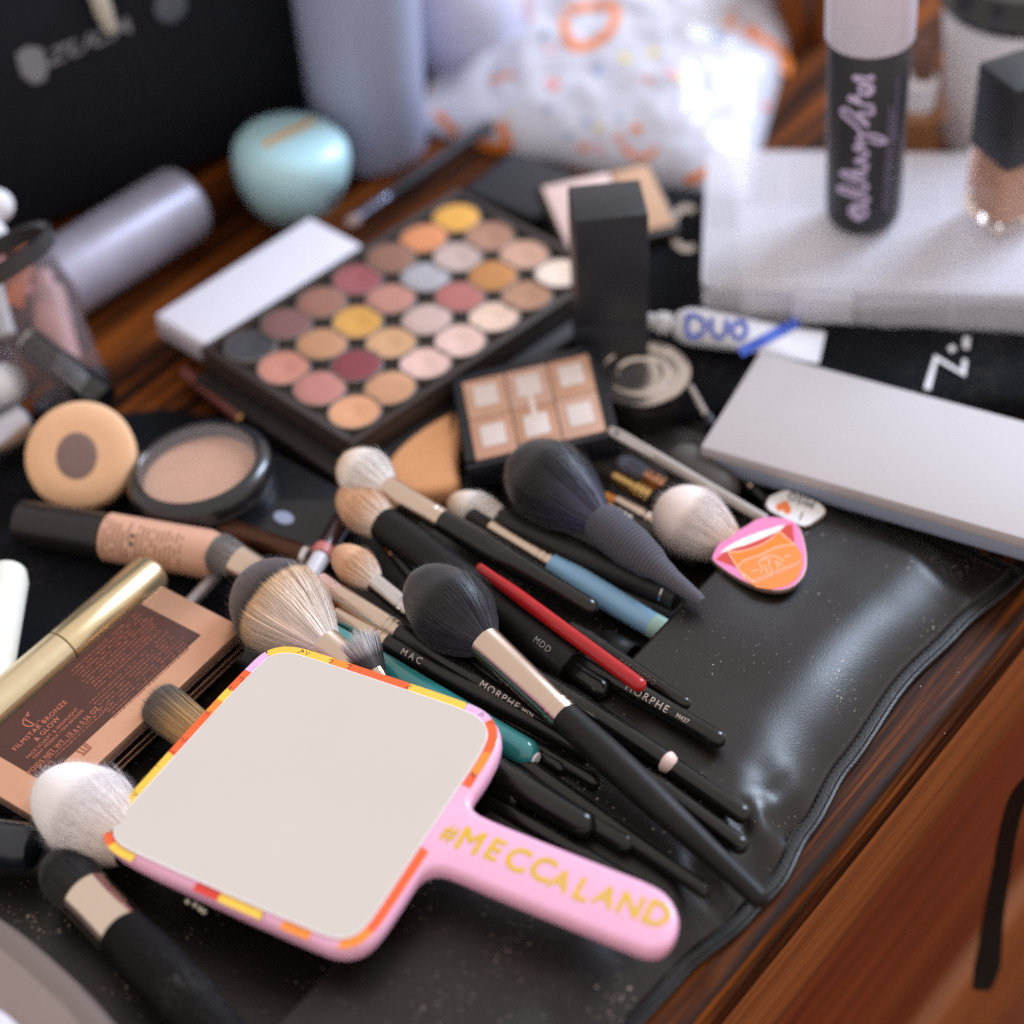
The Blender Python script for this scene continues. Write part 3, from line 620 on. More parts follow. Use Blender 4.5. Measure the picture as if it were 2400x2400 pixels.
# printed rim: coloured segments between the glass and the frame's edge
ro = inset(gp, -.40); ri = inset(gp, -.02); n = len(gp)
RIM = {'o': pbr('print_orange', '#e8602c', .4), 'y': pbr('print_yellow', '#ecc046', .4), 'a': pbr('print_amber', '#ee8a30', .4), 'p': PINK, 'r': pbr('print_red', '#d23a2c', .4), 'l': pbr('print_lilac', '#dcaed2', .4)}
cum = [0]
for i in range(n): cum.append(cum[-1] + (Vector(gp[(i + 1) % n]) - Vector(gp[i])).length)
TOT = cum[-1]
def glass_pos(pxy):                         # arclength of the rim point nearest a survey pixel
    q = Vector(m2(*pxy)); i = min(range(n), key=lambda i: (Vector(gp[i]) - q).length); return cum[i]
def ring_pt(s, w_):
    s %= TOT
    for i in range(n):
        if cum[i] <= s <= cum[i + 1]:
            u = (s - cum[i]) / (cum[i + 1] - cum[i]); k = (i + 1) % n
            return lerp(lerp(Vector(ri[i]), Vector(ri[k]), u), lerp(Vector(ro[i]), Vector(ro[k]), u), w_)
    return Vector(ri[0])
segs = [((600, 1595), (640, 1552), 'l'), ((640, 1552), (770, 1572), 'y'), ((770, 1572), (830, 1592), 'a'), ((830, 1592), (950, 1632), 'o'), ((950, 1632), (1095, 1682), 'y'), ((1095, 1682), (1140, 1712), 'l'), ((1140, 1712), (1140, 1770), 'o'), ((1140, 1770), (1105, 1820), 'a'), ((1105, 1820), (1075, 1868), 'o'), ((985, 2005), (865, 2185), 'o'), ((865, 2185), (800, 2218), 'a'), ((740, 2200), (690, 2178), 'a'), ((640, 2156), (545, 2115), 'y'), ((505, 2098), (485, 2090), 'r'), ((330, 2020), (278, 1990), 'y'), ((278, 1990), (270, 1960), 'o'), ((270, 1960), (340, 1872), 'y'), ((340, 1872), (375, 1832), 'y'), ((375, 1832), (400, 1805), 'l'), ((400, 1805), (425, 1778), 'y'), ((425, 1778), (450, 1750), 'o'), ((450, 1750), (490, 1705), 'o'), ((490, 1705), (525, 1665), 'a'), ((525, 1665), (560, 1628), 'y'), ((560, 1628), (600, 1595), 'o')]
for p0, p1, k in segs:
    s0, s1 = glass_pos(p0), glass_pos(p1)
    if s1 < s0: s0, s1 = s1, s0
    if s1 - s0 > TOT / 2: s0, s1 = s1, s0 + TOT
    m = MB(); N_ = max(2, int((s1 - s0) / .12)); vs = []
    jit = rng.uniform(-.12, .12)
    for i in range(N_ + 1):
        s = lerp(s0, s1, i / N_)
        for w_ in (.02, .62, .98): q = ring_pt(s + jit * (w_ - .5), w_); vs.append((q.x, q.y, .432 if w_ < .9 else .428))
    m.add(vs, [(3 * i + k2, 3 * i + k2 + 1, 3 * i + k2 + 4, 3 * i + k2 + 3) for i in range(N_) for k2 in (0, 1)], MM); m.build('rim_print', RIM[k], t, sharp=None)
INK = pbr('print_ink', '#3a1a26', .5)
m = MB()
for pxy, pts in (((705, 1552), [(-.1, -.1), (.1, .1), (-.02, .12), (.14, .02)]), ((728, 1556), [(-.08, .1), (0, -.1), (.08, .1)]), ((765, 1570), [(-.1, 0), (0, .1), (.1, 0), (0, -.1)]), ((828, 1590), [(-.1, .1), (.1, .1), (.05, -.1)]), ((960, 1632), [(-.12, -.1), (.12, .12)]), ((1128, 1690), [(-.1, -.1), (0, .1), (.1, 0), (.02, -.1)]), ((1142, 1716), [(-.12, .1), (.1, .12)]), ((1106, 1822), [(-.1, .12), (0, -.1), (.12, .1)]), ((1095, 1835), [(-.1, .1), (.1, -.1)]), ((645, 2156), [(-.1, .1), (.1, -.1)]), ((270, 1965), [(-.1, .1), (0, -.1), (.1, .1)]), ((330, 1885), [(-.1, .1), (.1, .0), (-.1, -.1)]), ((300, 1915), [(-.1, 0), (.1, .05)]), ((408, 1796), [(-.12, .1), (.1, .1)]), ((455, 1745), [(-.1, .1), (0, -.1), (.1, .1), (.14, -.1)]), ((500, 1692), [(-.1, -.1), (.05, .0), (0, .12)]), ((548, 1640), [(-.1, .1), (0, .12), (-.08, 0), (.05, -.05)]), ((585, 1606), [(-.1, .1), (.1, .1), (.1, -.1)])):
    s = glass_pos(pxy); q = ring_pt(s, .5)
    m.stroke([(q.x + u, q.y + v) for u, v in pts], .035, lambda x, y: MM @ Vector((x, y, .437)))
o = m.build('rim_doodles', INK, t, sharp=None)
# grip lettering, letter by letter as on the photograph
YEL = pbr('print_gold_yellow', '#d6ac2c', .45)
LETTERS = [('#', 1057, 1968, 40), ('M', 1104, 1988, 56), ('E', 1160, 2008, 52), ('C', 1214, 2032, 56), ('C', 1272, 2054, 56), ('A', 1315, 2080, 48), ('L', 1366, 2102, 52), ('A', 1420, 2118, 48), ('N', 1478, 2138, 52), ('D', 1540, 2160, 56)]
m = MB(); ax = (Vector(m2(1540, 2160)) - Vector(m2(1104, 1988))).normalized(); ay = Vector((-ax.y, ax.x))
for ch, x, y, sz_ in LETTERS:
    q = Vector(m2(x, y)); k = rng.uniform(-.06, .06); k_a = ax * math.cos(k) + ay * math.sin(k); k_b = Vector((-k_a.y, k_a.x)); s_ = 1.42 * sz_ / 54
    text_on(m, ch, s_, lambda u, v: MM @ Vector((*(q + k_a * (u * .92) + k_b * (v * .98)), .427)), 1, .03)
m.build('lettering', YEL, t, sharp=None)

# ================================================================== enamel pins on the pocket
def Z6(x, y): return (1600 + x / 2.415, 800 + y / 2.415)
def Z5(x, y): return (1700 + x / 6.44, 1150 + y / 6.44)
pc = on_pocket(1778, 1300, 0); zp = pc.z + .42
PT = Matrix.Translation(Vector((pc.x, pc.y, zp)))
t = thing('enamel_pin', 'enamel pin shaped as open pink lips with an orange tongue', 'pin', PT)
def pp(pts, it=1): return smooth([(q.x, q.y) for q in (P(*Z6(*p), zp + .1) for p in pts)], it)
I4 = Matrix.Identity(4)
lips = [(160, 1220), (200, 1140), (260, 1090), (350, 1050), (420, 1000), (500, 990), (590, 1000), (650, 1030), (680, 1090), (700, 1180), (705, 1270), (680, 1340), (620, 1395), (540, 1415), (440, 1400), (340, 1360), (240, 1300), (170, 1245)]
m = MB(); m.prism(pp(lips), zp - .14, zp + .1, .04, I4, 2); m.build('metal_base', pbr('pin_metal', '#9a8078', .5, .8), t)
def enamel(name, pts, z, c, it=1, ins=0.0):
    m = MB(); q = ccw(pp(pts, it)); q = inset(q, ins) if ins else q; m.prism(q, zp + z - .02, zp + z, .0, I4); return m.build(name, pbr('enamel_' + c, '#' + c, .22, var=.03, coat=.3), t)
enamel('lips', lips, .112, 'e07fae', 1, .05)
enamel('mouth', [(185, 1235), (240, 1190), (330, 1130), (430, 1085), (540, 1050), (622, 1035), (635, 1150), (600, 1250), (450, 1300), (310, 1285)], .118, 'c23f36', 0)
enamel('teeth', [(210, 1200), (260, 1160), (340, 1118), (430, 1083), (540, 1048), (582, 1040), (555, 1068), (500, 1095), (430, 1125), (350, 1157), (290, 1172), (250, 1190)], .124, 'e8e6e4', 0)
enamel('tongue_upper', [(258, 1190), (330, 1188), (430, 1160), (500, 1120), (545, 1072), (580, 1105), (635, 1150), (560, 1158), (500, 1177), (430, 1215), (345, 1238), (305, 1280)], .126, 'e47a26', 0)
enamel('tongue', [(305, 1280), (345, 1238), (430, 1215), (500, 1177), (560, 1158), (635, 1150), (672, 1200), (680, 1270), (650, 1340), (590, 1385), (500, 1405), (420, 1395), (350, 1345)], .127, 'e8823e', 0)
LINE = pbr('pin_line', '#e9b8a0', .35)
m = MB()
ff = lambda x, y: P(x, y, zp + .131)
def sl(pts, wd=2.4, closed=False, Z=Z6): m.stroke(smooth([Z(*p) for p in pts], 2, closed) if len(pts) > 2 else [Z(*p) for p in pts], wd, ff, closed)
sl([(305, 1280), (345, 1236), (430, 1215), (500, 1176), (560, 1157), (635, 1150)]); sl([(258, 1190), (330, 1190), (430, 1160), (500, 1120), (545, 1072), (580, 1105), (635, 1150)]); sl([(258, 1190), (285, 1240), (310, 1280), (350, 1345)])
for q in ([(500, 1090), (515, 1050), (600, 1025), (690, 1030), (640, 1110), (690, 1180), (725, 1250)], [(510, 1060), (505, 1110), (550, 1150), (560, 1200), (530, 1240)], [(540, 1040), (610, 990), (680, 972), (760, 1000), (820, 1020), (885, 1065)], [(590, 1115), (605, 1180), (650, 1240)], [(740, 1060), (790, 1120), (805, 1185)], [(770, 1065), (870, 1130)], [(400, 1215), (495, 1190)], [(890, 1005), (980, 970)], [(250, 1235), (310, 1330), (460, 1390), (400, 1340), (250, 1235)]): sl(q, 2.0, False, Z5)
e0 = Vector(Z5(795, 1225)); e1 = (Vector(Z5(1110, 1095)) - Vector(Z5(480, 1355))).normalized(); e2 = Vector((e1.y, -e1.x))
text_on(m, 'DRUNK ELEPHANT', 13.5, lambda u, v: ff(*(e0 + e1 * u + e2 * v)), 1.05, .01)
m.build('raised_lines', LINE, t, sharp=None)
pc2 = on_pocket(1864, 1192, 0); zq = max(pc2.z + .2, 1.7); pc2 = P(1864, 1192, zq)
t = thing('enamel_pin', 'small white pin with gold rim, orange heart and upside down lettering', 'pin', Matrix.Translation(Vector((pc2.x, pc2.y, zq))))
rim = [(455, 915), (475, 880), (560, 838), (600, 833), (700, 872), (790, 918), (822, 965), (812, 988), (725, 1050), (690, 1058), (655, 1050), (560, 1004), (475, 958)]
def pq(pts, it=1): return ccw(smooth([(q.x, q.y) for q in (P(*Z6(*p), zq + .1) for p in pts)], it))
rim = [(462, 900), (480, 874), (562, 836), (596, 832), (700, 872), (780, 908), (806, 930), (824, 962), (814, 986), (730, 1046), (692, 1058), (660, 1052), (560, 1006), (480, 964), (458, 932)]
m = MB(); m.prism(pq(rim, 0), zq - .12, zq + .1, .04, I4, 2); m.build('gold_rim', pbr('pin_gold', '#453728', .4, .7), t)
m = MB(); m.prism(inset(pq(rim, 0), .13), zq + .09, zq + .112, 0, I4); m.build('enamel', pbr('enamel_white', '#e4e2e2', .2, var=.02), t)
hz = lambda x, y: P(x, y, zq + .12)
tdir = (Vector(Z6(560, 872)) - Vector(Z6(760, 952))).normalized(); tup = Vector((tdir.y, -tdir.x))
m = MB(); e0 = Vector(Z6(672, 898)); text_on(m, 'MISO', 26, lambda u, v: hz(*(e0 + tdir * u + tup * v)), 1.15, .02)
e1_ = Vector(Z6(672, 985)); text_on(m, 'I', 27, lambda u, v: hz(*(e1_ + tdir * u + tup * v)), 1, .02); m.build('lettering', pbr('pin_print', '#2e2a28', .4), t, sharp=None)
hp = []
for i in range(24):
    a = 2 * math.pi * i / 24; hx = .16 * 16 * math.sin(a) ** 3; hy = .16 * (13 * math.cos(a) - 5 * math.cos(2 * a) - 2 * math.cos(3 * a) - math.cos(4 * a)); hp.append(Vector(Z6(575, 938)) + tdir * hx * 7.5 + tup * hy * 7)
m = MB(); m.add([hz(*q) for q in hp], [tuple(range(24))]); m.build('heart', pbr('enamel_orange', '#e2783a', .25), t, sharp=None)

# ================================================================== eyeshadow palette
def flat_frame(corners, z):                 # centre, axes and size of a level rectangle from its four survey corners
    zs = z if isinstance(z, (list, tuple)) else [z] * 4
    c = [P(*p, q) for p, q in zip(corners, zs)]
    x = ((c[1] - c[0]) + (c[2] - c[3])) / 2; y = ((c[0] - c[3]) + (c[1] - c[2])) / 2
    M = frame(sum(c, Vector()) / 4, x, x.cross(y)); return M, x.length, abs(y.dot(M.to_3x3() @ Vector((0, 1, 0))))
M, LX, LY = flat_frame([(462, 812), (1098, 436), (1402, 645), (832, 1052)], 2.75)
t = thing('eyeshadow_palette', 'open black palette with twenty eight round eyeshadow pans', 'palette', M @ Matrix.Translation((0, 0, -1.3)))
PALB = pbr('palette_black', '#352b27', .45, var=.2, dust=.4, ds=9, dustc='8c776b')
m = MB(); m.rbox(LX, LY, 1.0, .12, M @ Matrix.Translation((0, 0, -.8))); m.build('tray', PALB, t)
for nm, sx, sy, ox, oy in (('rim', LX, .45, 0, LY / 2 - .225), ('rim', LX, .45, 0, -LY / 2 + .225), ('rim', .45, LY - .92, LX / 2 - .225, 0), ('rim', .45, LY - .92, -LX / 2 + .225, 0)):
    m = MB(); m.rbox(sx, sy, .42, .08, M @ Matrix.Translation((ox, oy, -.12))); m.build('rim', PALB, t)
rows = [['3b393d', '7d4f4a', '9a6450', '9c4c4e', '92604a', 'e58a52', 'eda63a'], ['c47a64', 'bd8258', 'd99a3e', 'bd7c69', 'a5a0a3', 'bfa196', 'b07a5f'], ['bb7367', '8a363c', 'cf9868', 'c9a69a', 'b5615a', 'c67f3d', 'c8957a'], ['df9a6c', 'cd9166', 'dfb1a4', 'e0b5a8', 'e3bda5', 'b37d5c', 'e8cfb8']]
def mute(h):
    v = [int(h[i:i + 2], 16) for i in (0, 2, 4)]; g = sum(v) / 3; return ''.join('%02x' % int(max(0, min(255, (g + (x - g) * .84) * .97))) for x in v)
TIN = pbr('pan_tin', '#8b837e', .6, .8)
for r in range(4):
    for q in range(7):
        x = -LX / 2 + .62 + (LX - 1.24) * (q + .5) / 7; y = LY / 2 - .55 - (LY - 1.1) * (r + .5) / 4
        T_ = M @ Matrix.Translation((x + rng.uniform(-.06, .06), y + rng.uniform(-.06, .06), -.3)) @ Matrix.Rotation(R(rng.uniform(-2.5, 2.5)), 4, 'X') @ Matrix.Rotation(R(rng.uniform(-2.5, 2.5)), 4, 'Y')
        ra = 1.31; m = MB(); m.lathe([(0, ra), (.32, ra), (.34, ra - .02), (.34, ra - .07), (.25, ra - .08)], T_, 28, cap1=False); pan = m.build('pan', TIN, t)
        c_ = mute(rows[r][q]); m = MB(); worn = rng.random() < .45
        if worn: pr = [(.27, ra - .075), (.285, .8), (.25, .45), (.19, .2), (.17, .01)]
        else: pr = [(.27, ra - .075), (.31, ra - .14), (.325, .6), (.325, .01)]
        m.lathe(pr, T_, 28, cap0=False); m.build('eyeshadow', pbr('shadow_' + c_, '#' + c_, .75, var=.12, vs=1.2, bump=.3, bs=25), pan, sharp=None)
# black box under the palette
M2, lx, ly = flat_frame([(430, 880), (1020, 560), (1370, 760), (850, 1150)], 1.35)
m = MB(); m.rbox(lx, ly, 1.1, .12, M2 @ Matrix.Translation((0, 0, -.55))); tag(m.build('flat_case', pbr('brown_black_card', '#1c1412', .55, var=.3)), 'flat brown black case lying underneath the eyeshadow palette', 'case')
# white slab beside the palette
M, lx, ly = flat_frame([(375, 733), (737, 498), (836, 584), (472, 814)], 2.6)
t = thing('white_box', 'plain white slim box lying along the upper left side of the palette', 'box', M @ Matrix.Translation((0, 0, -1.4)))
m = MB(); m.rbox(lx, ly, 1.3, .14, M @ Matrix.Translation((0, 0, -.65)), 3); m.build('carton', pbr('white_card', '#d3d0da', .55, var=.02), t)
m = MB(); m.rbox(.25, ly * .9, 1.0, .05, M @ Matrix.Translation((-lx / 2 - .02, 0, -.65))); m.build('end_flap', pbr('white_card2', '#bcb6c0', .6), t)

# ================================================================== small six pan palette
M, lx, ly = flat_frame([(1085, 875), (1412, 812), (1438, 1018), (1066, 1118)], [2.6, 3.6, 3.2, 2.1])
t = thing('contour_palette', 'small black palette with six peach pans marked by white squares', 'palette', M @ Matrix.Translation((0, 0, -1.5)))
m = MB(); m.rbox(lx, ly, 1.3, .15, M @ Matrix.Translation((0, 0, -.72))); m.build('case', NAVY, t)
for sx, sy, ox, oy in ((lx, .5, 0, ly / 2 - .25), (lx, .35, 0, -ly / 2 + .175), (.5, ly - .86, lx / 2 - .25, .075), (.42, ly - .86, -lx / 2 + .21, .075)):
    m = MB(); m.rbox(sx, sy, .22, .06, M @ Matrix.Translation((ox, oy, .0))); m.build('rim', NAVY, t)
ix, iy = lx - .95, ly - .88
for i in range(3):
    for j in range(2):
        x = -ix / 2 + .02 + ix * (i + .5) / 3 - .03; y = -iy / 2 + iy * (j + .5) / 2 + .07
        m = MB(); m.rbox(ix / 3 - .06, iy / 2 - .06, .12, .02, M @ Matrix.Translation((x, y, -.03))); pn = m.build('pan', pbr('peach_powder%d%d' % (i, j), ['#c99c84', '#cda38c', '#c4967c', '#cda796', '#cfa894', '#c99d84'][i * 2 + j], .8, var=.08, bump=.2), t)
        m = MB(); m.rbox(ix / 3 * .56, iy / 2 * .52, .04, .01, M @ Matrix.Translation((x, y + .05, .045))); m.build('white_square', pbr('white_deposit', '#e2d6d2', .8, var=.06, bump=.3), pn)
m = MB(); m.rbox(.26, iy * .5, .03, .01, M @ Matrix.Translation((-.02, .1, .045))); m.build('white_stroke', MATS['white_deposit'], t)
# clear lid standing behind its right side
# silver ringed jar lid
jc = P(1500, 950, 0); jM = Matrix.Translation(jc)
t = thing('powder_jar', 'round silver powder jar with ringed lid behind the small palette', 'jar', jM)
m = MB(); m.lathe([(.1, 2.3), (.2, 2.45), (1.3, 2.5), (1.45, 2.42)], jM, 48); m.build('body', pbr('jar_black', '#241f1e', .3), t)
LID = pbr('lid_silver', '#c4bab2', .25, 1, var=.06)
m = MB(); m.lathe([(1.5, 2.5), (2.0, 2.52), (2.12, 2.45), (2.14, 2.1), (2.14, 1.85), (2.05, 1.78), (2.05, 1.7), (2.12, 1.6), (2.12, 1.15), (2.0, 1.02), (2.0, .9), (1.96, .5), (1.95, .01)], jM, 56, cap0=False); m.build('lid', LID, t)
# applicator leaning next to it
a, b_ = P(1618, 905, 2.2), P(1672, 1005, 1.6); Ms, L = stick(a, b_); t = thing('applicator', 'thin clear applicator with dark end beside the silver jar', 'applicator', Ms)
m = MB(); m.lathe([(.7, .16), (L, .14)], Ms, 14, 'x'); m.build('shaft', TRANSL, t); m = MB(); m.lathe([(0, .05), (.1, .28), (.7, .3), (.85, .18)], Ms, 14, 'x'); m.build('tip', NAVY, t)

# ================================================================== tall black box
f0 = P(1440, 900, .3); bx = frame(f0, Vector((1, .06, 0))); t = thing('tall_box', 'tall black carton standing upright beside the big palette', 'box', bx)
m = MB(); m.rbox(3.45, 2.9, 6.2, .06, bx @ Matrix.Translation((0, 1.45, 6.9))); m.build('cap', pbr('box_charcoal', '#23252b', .42, var=.2, dust=.5, ds=7, dustc='8a8f98'), t)
m = MB(); m.rbox(3.42, 2.87, 3.75, .06, bx @ Matrix.Translation((0, 1.45, 1.88))); m.build('base', MATS['box_charcoal'], t)

# ================================================================== background palette and case behind the tall box
M, lx, ly = flat_frame([(1285, 425), (1555, 365), (1560, 545), (1300, 600)], [3.4, 3.4, 2.2, 2.2])
t = thing('blush_palette', 'blurred black framed palette with pale pink and tan powders behind the tall box', 'palette', M @ Matrix.Translation((0, 0, -1.2)))
m = MB(); m.rbox(lx, ly, 1.0, .12, M @ Matrix.Translation((0, 0, -.55))); m.build('case', PALB, t)
for k, (c_, x0, x1) in enumerate((('d9bdb6', -.47, .12), ('c19a7c', .14, .47))):
    m = MB(); m.rbox(lx * (x1 - x0), ly * .86, .14, .03, M @ Matrix.Translation((lx * (x0 + x1) / 2, 0, -.02))); m.build('powder', pbr('blush%d' % k, '#' + c_, .8, var=.06), t)
M, lx, ly = flat_frame([(1180, 345), (1345, 400), (1290, 530), (1110, 450)], 1.6)
m = MB(); m.rbox(lx, ly, 1.4, .2, M @ Matrix.Translation((0, 0, -.7)), 3); tag(m.build('dark_case', NAVY), 'plain dark blue black case behind the yellow eyeshadow', 'case')
# black pouch with white lettering by the clear box
pcx = [P(1440, 440, .1), P(1730, 470, .1), P(1660, 800, .1), P(1430, 770, .1)]
pt_, ptop = pillow('pouch', pcx, 1.2, CLOTH, 'black pouch with a white letter curve left of the clear case', 'pouch', nx=24, pw=.3, wr=.1)
m = MB(); cx, cy = 1610, 535
m.stroke([(cx + 34 * math.cos(R(a)), cy + 48 * math.sin(R(a))) for a in range(60, 310, 12)], 16, lambda x, y: ptop(x, y, .08)); m.build('lettering', pbr('cream_print', '#c9bdb0', .6), pt_, sharp=None)
# thin brush lying across the table behind the palette
brush('slim dark brush lying across bare wood behind the palette', (812, 530, .6), (1155, 288, 1.4), (838, 508), (905, 458), 30, 26, 28, 34, 26, 'dome', hairmat('hair_pinkgrey', [(0, '#9a7f7c'), (1, '#c0a49c')]), fer=pbr('blue_steel', '#7c8096', .3, 1), hand=NAVY, n=300, group='loose brushes')

# ================================================================== teal pot, tumbler and bottles at the back
ec = P(684, 498, 0); eM = Matrix.Translation(ec) @ Matrix.Rotation(R(6), 4, 'Y')
t = thing('teal_pot', 'pale teal egg shaped pot with an orange crack on top', 'pot', eM)
EGG = pbr('teal_ceramic', '#add4dc', .35, var=.04, coat=.3)
pr = [(0, 1.5), (.12, 1.7), (.6, 2.15), (1.5, 2.72), (2.6, 3.1), (3.6, 3.22), (4.3, 3.1), (4.75, 2.75), (5.0, 2.2), (5.12, 1.4), (5.16, .02)]
m = MB(); m.lathe(pr, eM, 48)
def egg_groove(v):
    q = eM.inverted() @ v
    if q.z > 4.2:
        d = abs(q.x * .78 - q.y * .62 - .1 * math.sin(q.x * 3)); v = eM @ Vector((q.x, q.y, q.z - .5 * math.exp(-(d / .28) ** 2)))
    return v
m2_ = MB()
for i in range(41):
    for j in range(41):
        x, y = -2.4 + 4.8 * i / 40, -2.4 + 4.8 * j / 40
m.build('body', EGG, t, sharp=None)
top_z = lambda x, y: 5.17 - .045 * (x * x + y * y) - .03 * max(0, (x * x + y * y) - 3.2)
m = MB(); pts = [(-1.55, -1.35), (-1.0, -.75), (-.55, -.5), (0, .15), (.45, .4), (.9, 1.1), (1.3, 1.75)]
m.stroke(smooth([(a, b) for a, b in pts], 2, False), .62, lambda x, y: eM @ Vector((x, y, top_z(x, y) + .05))); m.build('crack_edge', pbr('cracked_cream', '#cfc9a8', .7, var=.2, vs=4), t, sharp=None)
m = MB(); m.stroke(smooth([(a * .9, b * .9) for a, b in pts], 2, False), .26, lambda x, y: eM @ Vector((x + .04 * math.sin(9 * y), y, top_z(x, y) + .085))); m.build('crack', pbr('orange_filling', '#c98a3c', .6, var=.3, vs=5), t, sharp=None)
m = MB(); a0 = R(-38)
for r0, r1, zz in ((0.0, .55, 0),):
    vs = []
    for k in range(16):
        an = a0 + .17 * math.cos(2 * math.pi * k / 16); hh = 2.45 + .62 * math.sin(2 * math.pi * k / 16); rr = 3.09 + (.1 if hh > 2.6 else -.08 + .02) ; rr = lerp(2.72, 3.1, (hh - 1.5) / 1.1) if hh < 2.6 else lerp(3.1, 3.22, hh - 2.6); vs.append(eM @ Vector(((rr + .03) * math.cos(an), (rr + .03) * math.sin(an), hh)))
    m.add(vs, [tuple(range(16))])
m.build('printed_eye', pbr('eye_print', '#3a3f6a', .4), t, sharp=None)
tc_ = P(872, 352, 0); tM = Matrix.Translation(tc_)
t = thing('tumbler', 'tall frosted blue grey tumbler standing behind the teal pot', 'tumbler', tM)
TUM = pbr('frosted_blue', '#a6aecb', .35, var=.08, vs=.15, alpha=.85)
m = MB(); m.lathe([(.0, 2.6), (.1, 2.95), (.5, 3.2), (6, 3.35), (13, 3.55), (20, 3.7), (20, 3.5), (13, 3.35), (6, 3.15), (.7, 3.0), (.5, 2.4)], tM, 56, cap1=True); m.build('wall', TUM, t, sharp=60)
m = MB(); m.lathe([(.55, 2.6), (.6, 2.95), (6.2, 3.08), (6.25, 2.9)], tM, 48); m.build('liquid', pbr('grey_blue_liquid', '#6d7a9c', .3, trans=.3, var=.1), t)
wb_ = P(1085, 150, 0); wM = Matrix.Translation(wb_)
t = thing('white_bottle', 'rounded lavender white jar behind the printed pack', 'jar', wM)
m = MB(); m.lathe([(0, 1.6), (.3, 2.4), (1.5, 3.4), (3.2, 3.9), (5, 3.7), (6.6, 2.9), (7.4, 2.0), (7.6, 1.6)], wM, 48); m.build('body', pbr('lavender_white', '#c6c6dc', .4, var=.03), t)
m = MB(); m.lathe([(7.5, 1.5), (9.5, 1.5), (9.7, 1.3)], wM, 32); m.build('lid', WHITEP, t)
# printed soft pack
wc = [P(958, 304, .1), P(1262, -330, .1), P(1960, 40, .1), P(1750, 484, .1)]
PACK = pbr('white_film', '#c4c4d0', .32, var=.04, bump=.25, bs=.7, coat=.2)
t, wtop = pillow('wipes_pack', wc, 4.6, PACK, 'soft white plastic pack printed with orange outlines and coloured dots', 'pack', nx=90, wr=.19, ws=.24, pw=.5, seed=5)
OR = pbr('orange_ink', '#e0781a', .4); DOTS = [pbr('dot_blue', '#8ba0c4', .5), pbr('dot_pink', '#e3aab4', .5), pbr('dot_yellow', '#e0cf7a', .5), pbr('dot_coral', '#dc8a72', .5)]
for pts, wd_, cl in (([(1322, 22), (1390, 14), (1448, 10), (1440, 62), (1402, 100), (1342, 116), (1322, 70)], 20, True), ([(1700, 52), (1770, 82), (1825, 115), (1848, 150), (1836, 172)], 22, False), ([(1172, 285), (1186, 318), (1195, 352), (1120, 335)], 22, False), ([(1022, 262), (1048, 290), (1072, 315)], 18, False), ([(1462, 335), (1470, 365), (1525, 368), (1540, 345)], 12, False), ([(1480, 300), (1505, 302)], 18, False), ([(1605, 425), (1640, 412), (1660, 395)], 20, False), ([(1180, 18), (1240, 4)], 16, False), ([(1145, 190), (1205, 172)], 10, False)):
    pts = smooth([tuple(p) for p in pts], 2, cl) if len(pts) > 2 else pts; m = MB(); m.stroke(pts, wd_, lambda x, y: wtop(x, y, .05), cl); m.build('orange_print', OR, t, sharp=None)
for k in range(4):
    for i in range(9):
        x, y = rng.uniform(1180, 1820), rng.uniform(20, 370); r_ = rng.uniform(6, 15)
        if y > 430 - abs(x - 1500) * .5 or wtop(x, y, .06).z < .7: continue
        m = MB(); m.add([wtop(x + r_ * math.cos(a), y + r_ * .8 * math.sin(a), .06) for a in [R(q * 45) for q in range(8)]], [tuple(range(8))]); m.build('dot_print', DOTS[k], t, sharp=None)
oc = frame(P(1893, 110, 0), Vector((1, .15, 0))); t = thing('wooden_stand', 'orange brown wooden upright with a dark slot behind the printed pack', 'stand', oc)
m = MB(); m.rbox(1.5, 2.4, 9, .15, oc @ Matrix.Translation((-.95, 1.2, 4.5))); m.build('upright', WOOD2, t); m = MB(); m.rbox(1.0, 2.4, 9, .15, oc @ Matrix.Translation((.85, 1.2, 4.5))); m.build('upright', WOOD2, t)
m = MB(); m.rbox(3.6, 2.6, .8, .15, oc @ Matrix.Translation((0, 1.2, 9.3))); m.build('top_bar', WOOD2, t)
jm = Matrix.Translation(P(1765, 60, 0)); m = MB(); t = thing('glass_jar', 'small pale jar at the top edge behind the printed pack', 'jar', jm)
m.lathe([(0, 1.6), (.2, 2), (3.6, 2), (4, 1.7), (4.4, 1.7)], jm, 32); m.build('body', pbr('pale_glass', '#c9c4cc', .3, trans=.3), t); m = MB(); m.lathe([(4.4, 1.8), (5.4, 1.8), (5.5, 1.6)], jm, 32); m.build('lid', WHITEP, t)

# ================================================================== clear case with bottles on it
M, lx, ly = flat_frame([(1690, 350), (2760, 360), (2860, 700), (1604, 672)], 3.9)
CLEAR = pbr('milky_plastic', '#eeecf4', .25, alpha=.34, var=.03)
t = thing('clear_case', 'milky clear plastic case with compartments, a spray bottle standing on it', 'case', M @ Matrix.Translation((0, 0, -3.8)))
m = MB(); m.prism(rrect(lx, ly, .9), -.22, 0, .12, M, 3); m.build('lid', CLEAR, t)
for sx, sy, ox, oy in ((lx - .3, .16, 0, ly / 2 - .15), (lx - .3, .16, 0, -ly / 2 + .15), (.16, ly - .7, lx / 2 - .15, 0), (.16, ly - .7, -lx / 2 + .15, 0)):
    m = MB(); m.rbox(sx, sy, 3.4, .06, M @ Matrix.Translation((ox, oy, -1.95))); m.build('wall', CLEAR, t)
for k in range(1, 6):
    m = MB(); m.rbox(.12, ly - .5, 3.0, .03, M @ Matrix.Translation((-lx / 2 + lx * k / 6, 0, -1.9))); m.build('divider', CLEAR, t)
